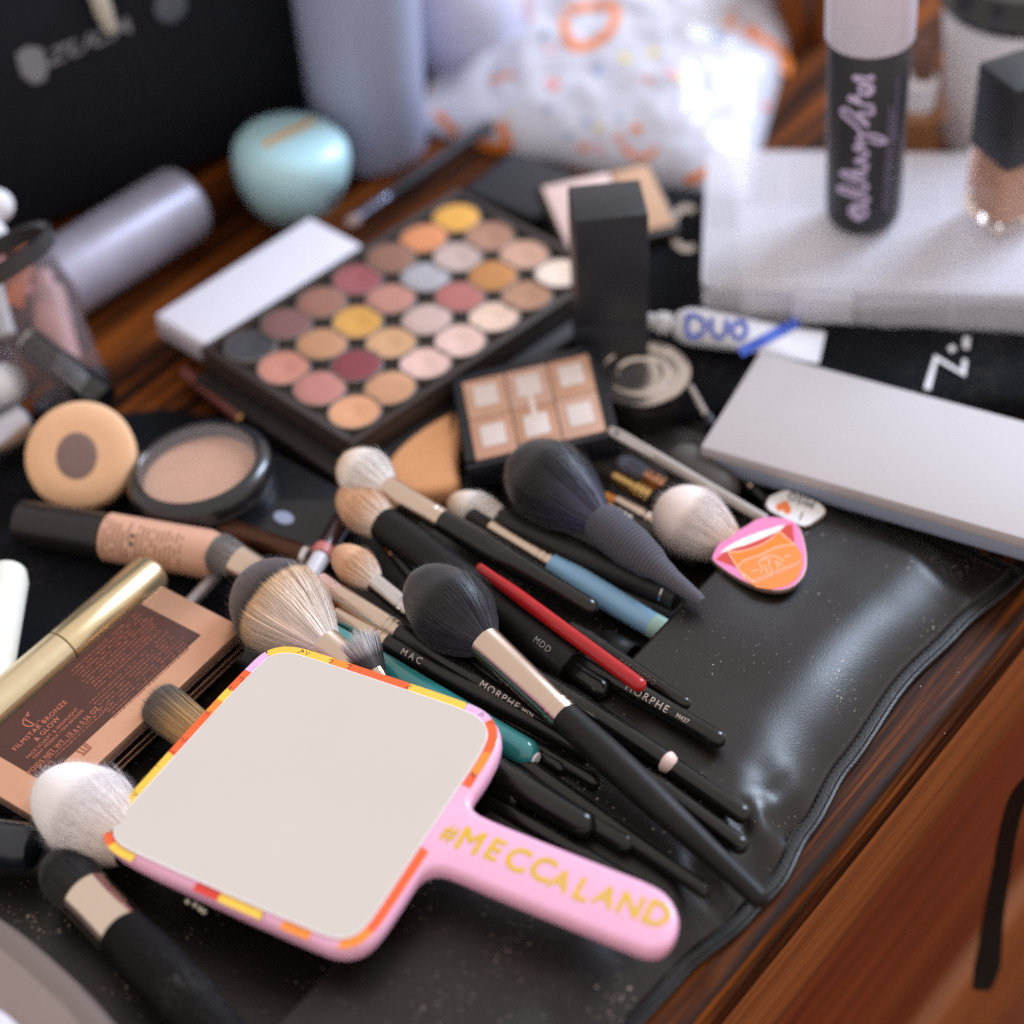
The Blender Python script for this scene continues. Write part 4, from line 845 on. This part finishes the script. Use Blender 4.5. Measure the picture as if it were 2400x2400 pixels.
m = MB(); m.rbox(lx - .5, .12, 3.0, .03, M @ Matrix.Translation((0, -.6, -1.9))); m.build('divider', CLEAR, t)
m = MB(); m.rbox(lx - .4, ly - .4, .15, .03, M @ Matrix.Translation((0, 0, -3.62))); m.build('floor_panel', pbr('milky_floor', '#d4d3dc', .4, alpha=.85), t)
for oy in (-ly / 2 + .9, -ly / 2 + .5):
    m = MB(); m.rbox(lx - 1.4, .1, .14, .04, M @ Matrix.Translation((0, oy, .06))); m.build('ridge', CLEAR, t)
m = MB(); m.rbox(3.0, .5, 1.6, .15, M @ Matrix.Translation((-lx / 2 + 6, -ly / 2 - .1, -1.0))); m.build('latch', CLEAR, t)
# spray bottle
sb = P(2022, 512, 3.95); sM = Matrix.Translation(sb) @ Matrix.Rotation(R(-2), 4, 'Y')
t = thing('spray_bottle', 'black spray bottle with lilac handwritten name and frosted cap', 'bottle', sM)
m = MB(); m.lathe([(0, 1.2), (.06, 1.5), (.25, 1.74), (.6, 1.86), (1.0, 1.9), (10.6, 2.0), (10.75, 1.9)], sM, 56); m.build('body', pbr('bottle_charcoal', '#2b2b30', .38, var=.06), t)
m = MB(); m.lathe([(10.6, 2.06), (10.7, 2.12), (17.5, 2.22), (18, 2.0)], sM, 56); m.build('cap', pbr('frosted_cap', '#dcd6e4', .3, var=.03, alpha=.96), t)
LIL = pbr('lilac_ink', '#cdbfe0', .5)
cdir = (CAM - sb); az0 = math.atan2(cdir.y, cdir.x)
def on_b(x, z): r_ = 2.0 + .03; r_ = lerp(1.9, 2.0, (z - 1) / 9.6) + .025; a = az0 + x / r_; return sM @ Vector((r_ * math.cos(a), r_ * math.sin(a), z))
def SZ(x, y): return (1600 + x / 2.415, y / 2.415)   # survey of the photograph's label
def cyl(x, y):                                       # survey pixel -> point on the bottle wall
    X = 0; Zc = 5
    for _ in range(30):
        q = proj(on_b(X, Zc)); X += (x - q.x) * .018; Zc -= (y - q.y) * .022; X = max(-2.4, min(2.4, X))
    return on_b(X, Zc)
script = [[(1010, 1245), (945, 1215), (950, 1165), (1010, 1160), (1045, 1190), (1030, 1235), (950, 1190), (1045, 1150), (1050, 1120)], [(1050, 1120), (960, 1110), (870, 1070), (900, 1050), (1000, 1090), (1045, 1070), (1040, 1040)], [(1040, 1040), (960, 1020), (890, 985), (915, 965), (1000, 1005), (1040, 990)], [(960, 970), (1010, 975), (1050, 950), (1030, 920), (970, 915), (1000, 900), (1040, 890), (1050, 860), (990, 850), (970, 830)], [(970, 830), (1050, 815), (985, 800), (1000, 770), (1060, 760), (1120, 775), (1160, 800), (1110, 815), (1060, 790)], [(1010, 760), (990, 720), (940, 680), (895, 640), (910, 605), (960, 640), (1020, 690), (1050, 720)], [(1050, 700), (1010, 670), (990, 640), (1040, 640), (1080, 650), (1075, 600)], [(1075, 600), (1010, 590), (930, 560), (960, 540), (1000, 590), (990, 530)], [(1000, 520), (1050, 535), (1060, 500), (1020, 480), (990, 500), (1040, 545), (1080, 520), (1070, 480)], [(1070, 480), (980, 455), (960, 430), (1030, 440), (1090, 450), (1060, 425)]]
m = MB()
for s_ in script: m.stroke(smooth([SZ(*p) for p in s_], 2, False), 7.5, cyl)
m.build('handwritten_name', LIL, t, sharp=None)
m = MB()
for y0, y1, x0, x1 in ((440, 560, 1222, 1214), (560, 800, 1214, 1200), (600, 1200, 1178, 1140), (640, 1190, 1196, 1160)):
    for k in range(40):
        u = k / 40; u2 = u + rng.uniform(.008, .022); m.stroke([SZ(lerp(x0, x1, u), lerp(y0, y1, u)), SZ(lerp(x0, x1, u2), lerp(y0, y1, u2))], 5, cyl)
m.build('small_print', pbr('lilac_dim', '#7b7390', .5), t, sharp=None)
# square foundation bottle
fb = P(2352, 508, 3.95); fM = frame(fb, Vector((math.cos(R(24)), math.sin(R(24)), 0)))
t = thing('foundation_bottle', 'square glass bottle of peach foundation with a black block cap', 'bottle', fM)
m = MB(); m.rbox(3.1, 3.1, 3.9, .25, fM @ Matrix.Translation((0, 0, 2.0)), 3); m.build('glass', pbr('clear_glass', '#f0e6e0', .05, trans=.92, ior=1.35, var=.01), t)
m = MB(); m.rbox(2.3, 2.3, 3.0, .3, fM @ Matrix.Translation((0, 0, 2.1)), 3); m.build('liquid', pbr('peach_liquid', '#dcab92', .4, var=.05), t)
m = MB(); m.rbox(3.05, 3.05, 4.6, .1, fM @ Matrix.Translation((0, 0, 6.35)), 2); m.build('cap', pbr('cap_black_matt', '#1f2026', .5, var=.15), t)
# coffee cup
cc = P(2345, 330, 0); cM = Matrix.Translation(cc); t = thing('coffee_cup', 'white takeaway cup with a black lid at the top right', 'cup', cM)
m = MB(); m.lathe([(0, 2.9), (.1, 3.0), (8.8, 4.05), (9.0, 4.1), (9.1, 4.0)], cM, 48); m.build('paper_cup', pbr('cup_paper', '#e2dfe0', .6, var=.03), t)
m = MB(); m.lathe([(8.9, 4.15), (9.1, 4.3), (9.4, 4.28), (9.6, 4.05), (10.6, 3.85), (10.8, 3.7), (10.7, 3.4), (10.3, 3.2), (10.25, .01)], cM, 48, cap0=False); m.build('lid', pbr('lid_black', '#1a1a1d', .25, var=.1, coat=.2), t)
# dropper bottle
db = P(2142, 375, 0); dM = Matrix.Translation(db); t = thing('dropper_bottle', 'small amber bottle with white collar between spray bottle and cup', 'bottle', dM)
m = MB(); m.lathe([(0, 1.0), (.15, 1.25), (3.2, 1.25), (3.6, .8), (3.8, .6)], dM, 28); m.build('body', pbr('amber_glass', '#a5714a', .2, trans=.3), t)
m = MB(); m.lathe([(3.6, .85), (5.2, .95), (5.4, .8)], dM, 28); m.build('collar', WHITEP, t); m = MB(); m.lathe([(5.3, .6), (6.6, .7), (7.4, .6), (7.8, .2)], dM, 24); m.build('bulb', pbr('brown_rubber', '#6b4a3c', .5), t)

# ================================================================== glue tube
a, b_ = P(1512, 752, 2.6), P(1928, 806, 2.4); gM = frame(a, b_ - a); L = (b_ - a).length
t = thing('glue_tube', 'white glue tube with blue lettering and stripe beside the black bag', 'tube', gM)
rs = []; nseg = 40
xs_ = [1.55, 1.6, 1.75, 2.0, 2.4, 3, 4, 5.2, 6.4, 7.4, L - .5, L - .1, L]
for x in xs_:
    u = sstep(2.2, L, x); ry = (.92 + .33 * u) * (sstep(1.4, 2.2, x) * .35 + .65 if x < 2.2 else 1); rz = lerp(.95, .09, u ** 1.1) * (sstep(1.4, 2.2, x) * .35 + .65 if x < 2.2 else 1)
    rs.append([(x, ry * math.cos(2 * math.pi * k / nseg), rz * math.sin(2 * math.pi * k / nseg) - .5 * u * .5) for k in range(nseg)])
TW = pbr('tube_white', '#dfe0e8', .35, var=.02)
m = MB(); m.rings(rs, gM); m.build('body', TW, t)
m = MB(); m.lathe([(0, .12), (.05, .34), (.2, .42), (.55, .36), (.6, .5), (.9, .56), (1.3, .5), (1.38, .3), (1.6, .3)], gM, 24, 'x'); m.build('nozzle', WHITEP, t)
def on_t(x, y):                             # survey pixel -> tube surface
    z = 2.9; q = gM.inverted() @ P(x, y, z)
    for _ in range(30):
        q = gM.inverted() @ P(x, y, z); u = sstep(2.2, L, q.x); ry = .92 + .33 * u; rz = lerp(.95, .09, u ** 1.1)
        zz = (gM @ Vector((q.x, q.y, rz * math.sqrt(max(.04, 1 - min(.96, (q.y / ry) ** 2))) - .25 * u + .07))).z; z += .25 * (zz - z)
    return P(x, y, z)
DB = pbr('duo_blue', '#2348b8', .4)
m = MB()
for st in ([(1612, 738), (1608, 788), (1632, 790), (1652, 776), (1650, 752), (1634, 740), (1612, 738)], [(1668, 744), (1666, 776), (1678, 792), (1694, 790), (1702, 776), (1704, 748)], [(1732, 752), (1718, 762), (1716, 784), (1730, 796), (1746, 788), (1750, 766), (1742, 754), (1732, 752)]): m.stroke(smooth(st, 1, False), 11, lambda x, y: on_t(x, y))
m.build('lettering', DB, t, sharp=None)
m = MB(); pts = [(1735 + 137 * k / 14, 826 - 74 * k / 14) for k in range(15)]; m.stroke(pts, 24, on_t); m.build('stripe', pbr('blue_stripe', '#3a5cc4', .4), t, sharp=None)

# ================================================================== pale grey flat box
M, lx, ly = flat_frame([(1775, 833), (2600, 1028), (2515, 1308), (1650, 1035)], [3.1, 3.1, 3.0, 3.0])
t = thing('grey_box', 'flat pale grey box lying behind the leather roll on the right', 'box', M @ Matrix.Translation((0, 0, -1.4)))
m = MB(); m.rbox(lx, ly, .62, .07, M @ Matrix.Translation((0, 0, -.31)), 2); m.build('lid', pbr('grey_card', '#b2abac', .6, var=.03, vs=.5), t)
m = MB(); m.rbox(lx - .12, ly - .12, .8, .05, M @ Matrix.Translation((0, 0, -1.0)), 2); m.build('base', pbr('blue_grey_card', '#8a91a4', .6, var=.04), t)

# ================================================================== left side: cup with tubes, sponge, compacts
a, b_ = P(-22, 600, 8.6), P(172, 925, 1.6); kM = frame(b_, a - b_); L = (a - b_).length
t = thing('clear_cup', 'clear plastic cup with dark rim tipped over at the left edge', 'cup', kM)
GLS = pbr('clear_acrylic', '#77727a', .08, alpha=.2, var=.02)
m = MB(); m.lathe([(0, 1.5), (0, 1.9), (.1, 2.0), (L, 3.0), (L, 2.86), (.15, 1.85)], kM, 48, 'x', cap0=False, cap1=False); m.build('wall', GLS, t)
m = MB(); m.lathe([(L - .8, 2.9), (L - .75, 3.08), (L + .05, 3.2), (L + .12, 3.0), (L, 2.76), (L - .75, 2.7)], kM, 48, 'x', cap0=False, cap1=False); m.build('rim_band', pbr('rim_dark', '#2b2728', .35), t)
m = MB(); m.lathe([(-.12, 1.8), (-.15, 1.98), (.3, 2.1), (.32, 2.04)], kM, 48, 'x', cap1=False); m.build('bottom', pbr('rim_dark2', '#1d1a1c', .4), t)
def rod(name, label, cat, A, B, parts, group=None, n=24):
    A, B = P(*A), P(*B); Mr = frame(B, A - B); Lr = (A - B).length; t = thing(name, label, cat, Mr, group)
    for nm, pr, mt in parts: m = MB(); m.lathe([(u * Lr if abs(u) <= 1.001 else u, r_) for u, r_ in pr], Mr, n, 'x'); m.build(nm, mt, t)
    return t
rod('lip_pencil', 'coral orange crayon inside the clear cup', 'crayon', (62, 570, 6.6), (30, 720, 4.6), [('barrel', [(0, .5), (.02, .55), (.75, .55), (1, .3)], pbr('coral', '#dd8058', .5))])
rod('lip_tube', 'salmon pink tube leaning inside the clear cup', 'tube', (-30, 600, 6.4), (60, 700, 4.6), [('barrel', [(0, .5), (.02, .62), (.98, .62), (1, .5)], pbr('salmon', '#cf7a74', .5))])
rod('lip_gloss', 'pale pink gloss tube showing through the side of the clear cup', 'tube', (95, 640, 5.0), (150, 860, 2.2), [('barrel', [(0, .8), (.03, .95), (.8, .95), (.84, .6), (1, .55)], pbr('pale_pink', '#dba6a0', .4))])
rod('cotton_stick', 'white paper stick at the left edge inside the clear cup', 'stick', (-20, 660, 5.8), (15, 790, 4.0), [('barrel', [(0, .4), (.03, .5), (.97, .5), (1, .4)], WHITEP)])
t = rod('lipstick', 'black lipstick tube with grey lettering lying in front of the clear cup', 'lipstick', (68, 800, 4.0), (245, 940, 2.6), [('case', [(0, .75), (.02, .85), (.55, .85), (.56, .8), (1, .78)], pbr('lip_black', '#101216', .18, coat=.4)), ('silver_band', [(.97, .8), (1.0, .8), (1.001, .74)], SILVER)])
lm = PM[t.name]; m = MB()
Mi = lm.to_3x3(); c3 = Mi.transposed() @ (CAM - lm.translation); N_ = Vector((0, c3.y, c3.z)).normalized(); X_ = Vector((-1, 0, 0)); U_ = N_.cross(X_)
for yy in (-.3, .05, .36):
    for k in range(9):
        x0 = 1.0 + k * .22 + (.12 if yy > .3 else 0); f = lambda x, y: lm @ (Vector((x, 0, 0)) + (N_ * math.cos(y / .86) + U_ * math.sin(y / .86)) * .87)
        m.stroke([(x0, yy - .06), (x0 + .1, yy + .1)], .1, f); m.stroke([(x0, yy + .08), (x0 + .17, yy + .08)], .06, f)
m.build('lettering', pbr('grey_letter', '#8d929c', .5), t, sharp=None)
def ball(name, label, x, y, z, r_, mat):
    c = P(x, y, z); Mb = Matrix.Translation(c); m = MB(); m.lathe([(-r_ * math.cos(R(q)), max(.01, r_ * math.sin(R(q)))) for q in range(0, 181, 12)], Mb, 28)
    o = m.build(name, mat, sharp=None); tag(o, label, name.replace('_', ' ')); return o
COT = pbr('white_soft', '#e4e2e6', .8, var=.03, bump=.4, bs=12)
ball('cotton_ball', 'upper white ball at the left edge by the cup rim', -8, 482, 8.2, .85, COT); ball('cotton_ball', 'lower white ball at the left edge by the cup rim', -22, 552, 7.4, .82, COT)
ball('cotton_puff', 'white puff at the left edge under the lipstick', 10, 905, 2.4, 1.15, COT)
rod('silver_tube', 'silver capped tube at the left edge beside the round sponge', 'tube', (62, 985, 2.2), (-160, 1110, 1.9), [('cap', [(.55, 1.15), (.96, 1.2), (1, 1.0)], pbr('brushed_silver', '#b8b8c2', .3, 1)), ('body', [(0, 1.05), (.55, 1.05)], WHITEP)], n=36)
rod('white_cap_tube', 'white tube with rounded end at the left edge above the gold tube', 'tube', (22, 1330, 2.4), (-40, 1680, 1.6), [('body', [(0, .9), (.02, 1.0), (.9, .95), (.97, .8), (1, .45)], pbr('ivory_white', '#dcdcd2', .35))], n=36)
rod('metal_cylinder', 'grey lavender cylinder lying in front of the black bag', 'cylinder', (440, 470, 2.4), (120, 672, 2.4), [('body', [(0, 2.0), (.01, 2.15), (.94, 2.15), (.98, 2.0), (1, 1.7)], pbr('lavender_metal', '#a3a0b0', .4, .35, var=.25, vs=.5))], n=48)
# round sponge with a grey mark, leaning
sc_ = P(190, 1070, 2.3); dirn = (CAM - sc_).normalized() * 1.0 + Vector((-.35, .1, .15)); sM2 = frame(sc_, Vector((1, 0, 0)), dirn)
t = thing('round_sponge', 'round peach makeup sponge with a grey brown spot', 'sponge', Matrix.Translation(P(190, 1070, .3)))
SPG = pbr('sponge_peach', '#e2b48c', .85, var=.06, bump=.25, bs=30, sss=.1)
m = MB(); m.lathe([(-1.7, 2.0), (-1.5, 2.35), (-.6, 2.55), (.1, 2.62), (.38, 2.52), (.5, 2.35), (.53, 1.6), (.53, .01)], sM2, 56); m.build('foam', SPG, t, sharp=None)
m = MB(); m.lathe([(.53, .98), (.546, .92), (.55, .5), (.552, .01)], sM2 @ Matrix.Translation((-.1, -.05, .0)) , 32, cap0=False, sz=1.15); m.build('spot', pbr('spot_brown', '#7e6661', .85, var=.15, vs=3), t)
# powder compact
pc3 = P(468, 1105, 2.1); cM2 = frame(pc3, Vector((math.cos(R(10)), math.sin(R(10)), .10)), Vector((-.06, .05, 1)))
t = thing('powder_compact', 'round black powder compact with a clear window over beige powder', 'compact', Matrix.Translation(P(468, 1105, .4)))
COMP = pbr('compact_black', '#1b1a1d', .28, var=.1, coat=.3)
m = MB(); m.lathe([(-1.5, 3.0), (-1.4, 3.25), (-.9, 3.42), (-.5, 3.46), (-.45, 3.42), (-.4, 3.5), (0, 3.5), (.3, 3.38), (.5, 3.1), (.55, 2.86), (.5, 2.8), (-.15, 2.74)], cM2, 64, cap1=False); m.build('case', COMP, t)
m = MB(); m.lathe([(-.2, 2.76), (-.14, 2.7), (-.12, .01)], cM2, 56, cap0=False); m.build('powder', pbr('beige_powder', '#c49478', .85, var=.1, vs=.8, bump=.2), t)
m = MB(); m.lathe([(.46, 2.82), (.52, 2.8), (.54, 1.5), (.55, .01), (.50, .01), (.48, 2.78)], cM2, 56, cap0=False, cap1=False); m.build('window', pbr('window_film', '#cfc6c2', .08, alpha=.08, var=0), t)
# black square compact with a pale logo
M, lx, ly = flat_frame([(500, 1165), (655, 1040), (850, 1195), (690, 1320)], 1.5)
t = thing('square_compact', 'black square compact with a pale round logo beside the round compact', 'compact', M @ Matrix.Translation((0, 0, -1.3)))
m = MB(); m.prism(rrect(lx, ly, .5), -1.2, 0, .14, M, 3); m.build('case', pbr('compact_blue_black', '#0f1117', .3, var=.1), t)
lq = M.inverted() @ P(665, 1213, 1.5); m = MB(); m.lathe([(.006, .01), (.006, .42), (.002, .44)], M @ Matrix.Translation((lq.x, lq.y, 0)), 24, sy=.85, sz=1.25); m.build('logo', pbr('pale_logo', '#8d94aa', .5, var=.3, vs=14), t, sharp=None)
# foundation tube
t = rod('foundation_tube', 'skin coloured foundation tube with black cap below the round sponge', 'tube', (512, 1304, 1.5), (45, 1222, 1.5), [('cap', [(0, .9), (.01, 1.02), (.44, 1.08), (.445, .9)], pbr('tube_cap', '#1d1817', .35, var=.15)), ('body', [(.44, .98), (.455, 1.12), (.95, 1.14), (.985, 1.05), (1, .85)], pbr('skin_tube', '#cc9c83', .4, var=.04, coat=.15))], n=40)
tm = PM[t.name]; Lr = (P(512, 1304, 1.5) - P(45, 1222, 1.5)).length; Mi = tm.to_3x3(); c3 = Mi.transposed() @ (CAM - tm.translation); N_ = Vector((0, c3.y, c3.z)).normalized(); X_ = Vector((1, 0, 0)); U_ = N_.cross(X_)
m = MB()
for k in range(17):
    x0 = Lr * .475 + k * .235
    if k in (6,): continue
    yy = -.8
    while yy < .75:
        d_y = rng.uniform(.06, .2)
        if rng.random() < .82: m.stroke([(x0, yy), (x0, yy + d_y)], .085, lambda x, y: tm @ (Vector((x, 0, 0)) + (N_ * math.cos(y / 1.14) + U_ * math.sin(y / 1.14)) * 1.152))
        yy += d_y + .06
m.build('small_print', pbr('brown_print', '#8a6350', .5), t, sharp=None)
m = MB(); f = lambda x, y: tm @ (Vector((x, 0, 0)) + (N_ * math.cos(y / 1.14) + U_ * math.sin(y / 1.14)) * 1.155); x0 = Lr * .475 + 6 * .235
m.stroke([(x0, -.22), (x0, .32)], .2, f); m.build('shade_mark', pbr('dark_print', '#33241f', .5), t, sharp=None)
# small sticks in the middle left
rod('pencil', 'dull rose pencil poking out from under the eyeshadow palette', 'pencil', (432, 872, .9), (570, 985, .9), [('barrel', [(.04, .3), (1, .3)], pbr('rose_pencil', '#6d3a36', .4)), ('gold_end', [(-.0, .26), (.04, .28)], GOLD)])
rod('brown_tube', 'dark brown tube with a chrome rimmed end', 'tube', (505, 1232, 1.2), (728, 1308, 1.6), [('barrel', [(.03, .55), (.9, .55), (1, .5)], pbr('brown_metal', '#4a2b1c', .25, .6, var=.1)), ('chrome_rim', [(-.004, .5), (.0, .6), (.05, .6), (.055, .56)], SILVER), ('end_disc', [(-.012, .44), (.03, .45)], pbr('brown_disc', '#3c2a24', .4))])
rod('lip_gloss', 'plum lip gloss with a pink ring and white wand below the brush heads', 'lip gloss', (832, 1168, 1.6), (700, 1395, 1.8), [('tip', [(.84, .36), (.97, .36), (1, .2)], pbr('cream_tip', '#d9cdbf', .35)), ('barrel', [(.46, .5), (.84, .46)], pbr('plum_gloss', '#2f1a22', .15, coat=.5)), ('pink_ring', [(.38, .48), (.385, .52), (.46, .52)], pbr('pink_ring', '#c4736f', .4)), ('wand', [(0, .3), (.03, .36), (.38, .42)], pbr('white_wand', '#cfccd2', .3))])
rod('silver_stick', 'short silver grey stick end above the rose gold palette', 'stick', (512, 1345, 1.0), (420, 1440, .8), [('barrel', [(0, .3), (.96, .32), (1, .22)], pbr('grey_metal', '#a59da0', .35, .5))])
rod('gold_tube', 'champagne gold mascara tube beside the rose gold palette', 'tube', (362, 1340, 1.7), (-80, 1722, 1.7), [('cap', [(.50, .98), (.975, 1.0), (1, .8)], pbr('champagne_gold', '#d8c39a', .25, .85, var=.04)), ('body', [(0, .98), (.492, .98)], pbr('champagne_gold2', '#d9c8a4', .27, .85, var=.04)), ('seam', [(.49, .93), (.502, .93)], pbr('seam_gold', '#8a744e', .4, .8))], n=40)

# ================================================================== rose gold palette with printed brown label
M, lx, ly = flat_frame([(-108, 1795), (393, 1368), (556, 1474), (92, 1930)], 2.3)
t = thing('rose_gold_palette', 'closed rose gold palette with a printed brown label', 'palette', M @ Matrix.Translation((0, 0, -2.0)))
ROSE = pbr('rose_gold', '#d3a184', .33, .55, var=.05)
m = MB(); m.rbox(lx, ly, .5, .07, M @ Matrix.Translation((0, 0, -.25)), 2); m.build('lid', ROSE, t)
m = MB(); m.rbox(lx - .1, ly - .1, .12, .03, M @ Matrix.Translation((0, 0, -.60))); m.build('edge_line', pbr('rose_pale', '#dcc0b4', .3, .6), t)
m = MB(); m.rbox(lx - .16, ly - .16, .9, .06, M @ Matrix.Translation((0, 0, -1.05))); m.build('body', pbr('case_dark', '#1d1210', .25), t)
for zz in (-1.05, -1.42):
    m = MB(); m.rbox(lx - .5, ly - .06, .09, .02, M @ Matrix.Translation((0, 0, zz))); m.build('gold_line', ROSE, t)
q0 = [M.inverted() @ P(x, y, 2.3) for x, y in ((-32, 1742), (318, 1412), (478, 1490), (86, 1836))]
x0, x1 = (q0[0].x + q0[3].x) / 2, (q0[1].x + q0[2].x) / 2; y1, y0 = (q0[0].y + q0[1].y) / 2, (q0[2].y + q0[3].y) / 2
m = MB(); m.rbox(x1 - x0, y1 - y0, .05, .015, M @ Matrix.Translation(((x0 + x1) / 2, (y0 + y1) / 2, .005))); m.build('label', pbr('brown_label', '#4a271e', .5, var=.08), t)
INKC = pbr('copper_ink', '#c4735a', .4, .2)
fm = lambda x, y: M @ Vector((x, y, .036))
def put(m, s_, x, y, size, sp=1.0, bold=0): text_on(m, s_, size, lambda u, v: fm(x + u, y + v), sp, bold)
cx = lambda X, Y: M.inverted() @ P(X, Y, 2.3)
m = MB(); e = cx(72, 1690); m.stroke([(e.x + .32 * math.cos(R(a)), e.y + .32 * math.sin(R(a))) for a in range(50, 320, 15)], .05, fm); m.stroke([(e.x - .08, e.y + .3), (e.x - .08, e.y - .3), (e.x + .22, e.y - .3)], .05, fm); m.stroke([(e.x - .25, e.y + .2), (e.x + .3, e.y + .42)], .05, fm); m.build('monogram', INKC, t, sharp=None)
m = MB()
def span(txt, A, B, k=1.0):                 # text stretched between two survey points
    a, b = cx(*A), cx(*B); v, fs = text2d(txt, 1.0, 1.1); w_ = max(q[0] for q in v) - min(q[0] for q in v); s_ = (b - a).length / w_; d = (b - a).normalized(); n_ = Vector((-d.y, d.x, 0)); c = (a + b) / 2
    m.add([fm(*(c + d * (x * s_) + n_ * (y * s_ * k)).xy) for x, y in v], fs)
span('FILMSTAR BRONZE', (33, 1759), (155, 1645)); span('& GLOW', (83, 1737), (138, 1683)); span('FACE SCULPT & HIGHLIGHT', (64, 1778), (182, 1662)); span('TEINT MODELE / FINI BRONZE', (79, 1779), (194, 1666)); span('POIDS NET WT. 10 g e 0.56 OZ', (68, 1814), (230, 1660), 1.25)
m.build('lettering', INKC, t, sharp=None)
m = MB()
def fine(xa, xb, yy, h=.045):
    x = xa
    while x < xb:
        d_ = rng.uniform(.04, .2)
        if rng.random() < .86: m.stroke([(x, yy), (min(x + d_, xb), yy)], h * rng.uniform(.8, 1.3), fm)
        x += d_ + rng.uniform(.03, .08)
for k in range(9): fine(x0 + (x1 - x0) * .50 + rng.uniform(0, .3), x1 - .35 - rng.uniform(0, .5), y1 - .35 - k * .2)
for k in range(8): fine(x0 + (x1 - x0) * .42 + rng.uniform(0, .2), x1 - .5 - rng.uniform(0, .4), y1 - 2.25 - k * .2)
for k in range(2): fine(x0 + .5, x0 + (x1 - x0) * .48, y0 + .62 - k * .16)
e = cx(195, 1757)
for dx in (-.15, 0, .15): m.stroke([(e.x + dx, e.y - .2), (e.x + dx * 1.3, e.y + .2)], .05, fm)
m.stroke([(e.x - .25, e.y - .22), (e.x + .25, e.y - .22), (e.x + .3, e.y + .22)], .05, fm)
m.build('small_print', pbr('copper_ink_dim', '#a05a46', .45, .2), t, sharp=None)

# ================================================================== orange sponge, lower left things
spc = [(905, 1075), (960, 1020), (1030, 975), (1078, 955), (1085, 1020), (1070, 1085), (1082, 1125), (1066, 1146), (1020, 1156), (960, 1162), (925, 1150), (905, 1115)]
sp = [(q.x, q.y) for q in (P(*p, 1.6) for p in spc)]
m = MB(); m.prism(smooth(sp, 2), .4, 1.75, .5, I4, 5); tag(m.build('makeup_sponge', pbr('orange_sponge', '#dda070', .85, var=.06, bump=.2, sss=.1), sharp=None), 'orange peach sponge wedge tucked under the small palette', 'sponge')
rod('black_tube', 'dark blue black cap at the left edge below the rose gold palette', 'cap', (78, 1990, 2.0), (-120, 1960, 1.8), [('cap', [(0, .95), (.9, 1.0), (1, .8)], pbr('blue_black_cap', '#161c26', .3, coat=.3))], n=28)
gd = [(-260, 1975), (0, 2138), (70, 2188), (205, 2308), (272, 2386), (430, 2580), (200, 2800), (-600, 2800), (-600, 1975)]
gq = [(q.x, q.y) for q in (P(*p, 2.6) for p in gd)]
t = thing('grey_case', 'beige grey hard case with rounded edge in the lower left corner', 'case', Matrix.Translation(P(0, 2450, 0)))
m = MB(); m.prism(smooth(gq, 2), .2, 2.7, .75, I4, 5); m.build('shell', pbr('beige_grey', '#695b54', .5, var=.04), t)
m = MB(); m.prism(inset(ccw(smooth(gq, 2)), 1.15), 2.6, 2.78, .08, I4, 3); m.build('top_panel', pbr('beige_grey2', '#7a6a62', .5, var=.03), t)
ws = [(-400, 2300), (-20, 2352), (40, 2395), (80, 2460), (0, 2700), (-400, 2700)]; m = MB(); m.prism(smooth([(q.x, q.y) for q in (P(*p, 3.2) for p in ws)], 2), 2.82, 3.3, .2, I4, 3); m.build('white_badge', pbr('white_panel', '#cfcbd4', .4), t)
# a dark brush bag flap and loose pearls under the mirror
m = MB()
for k, (x, y) in enumerate(((440, 2113), (458, 2121), (470, 2130), (478, 2136))):
    c = P(x, y, 2.2); m.lathe([(-.12 * math.cos(R(q)), max(.004, .12 * math.sin(R(q)))) for q in range(0, 181, 20)], Matrix.Translation(c), 14)
tag(m.build('pearl_trim', pbr('pearl', '#cfc8b4', .3)), 'short row of ivory beads under the lower edge of the mirror', 'beads')
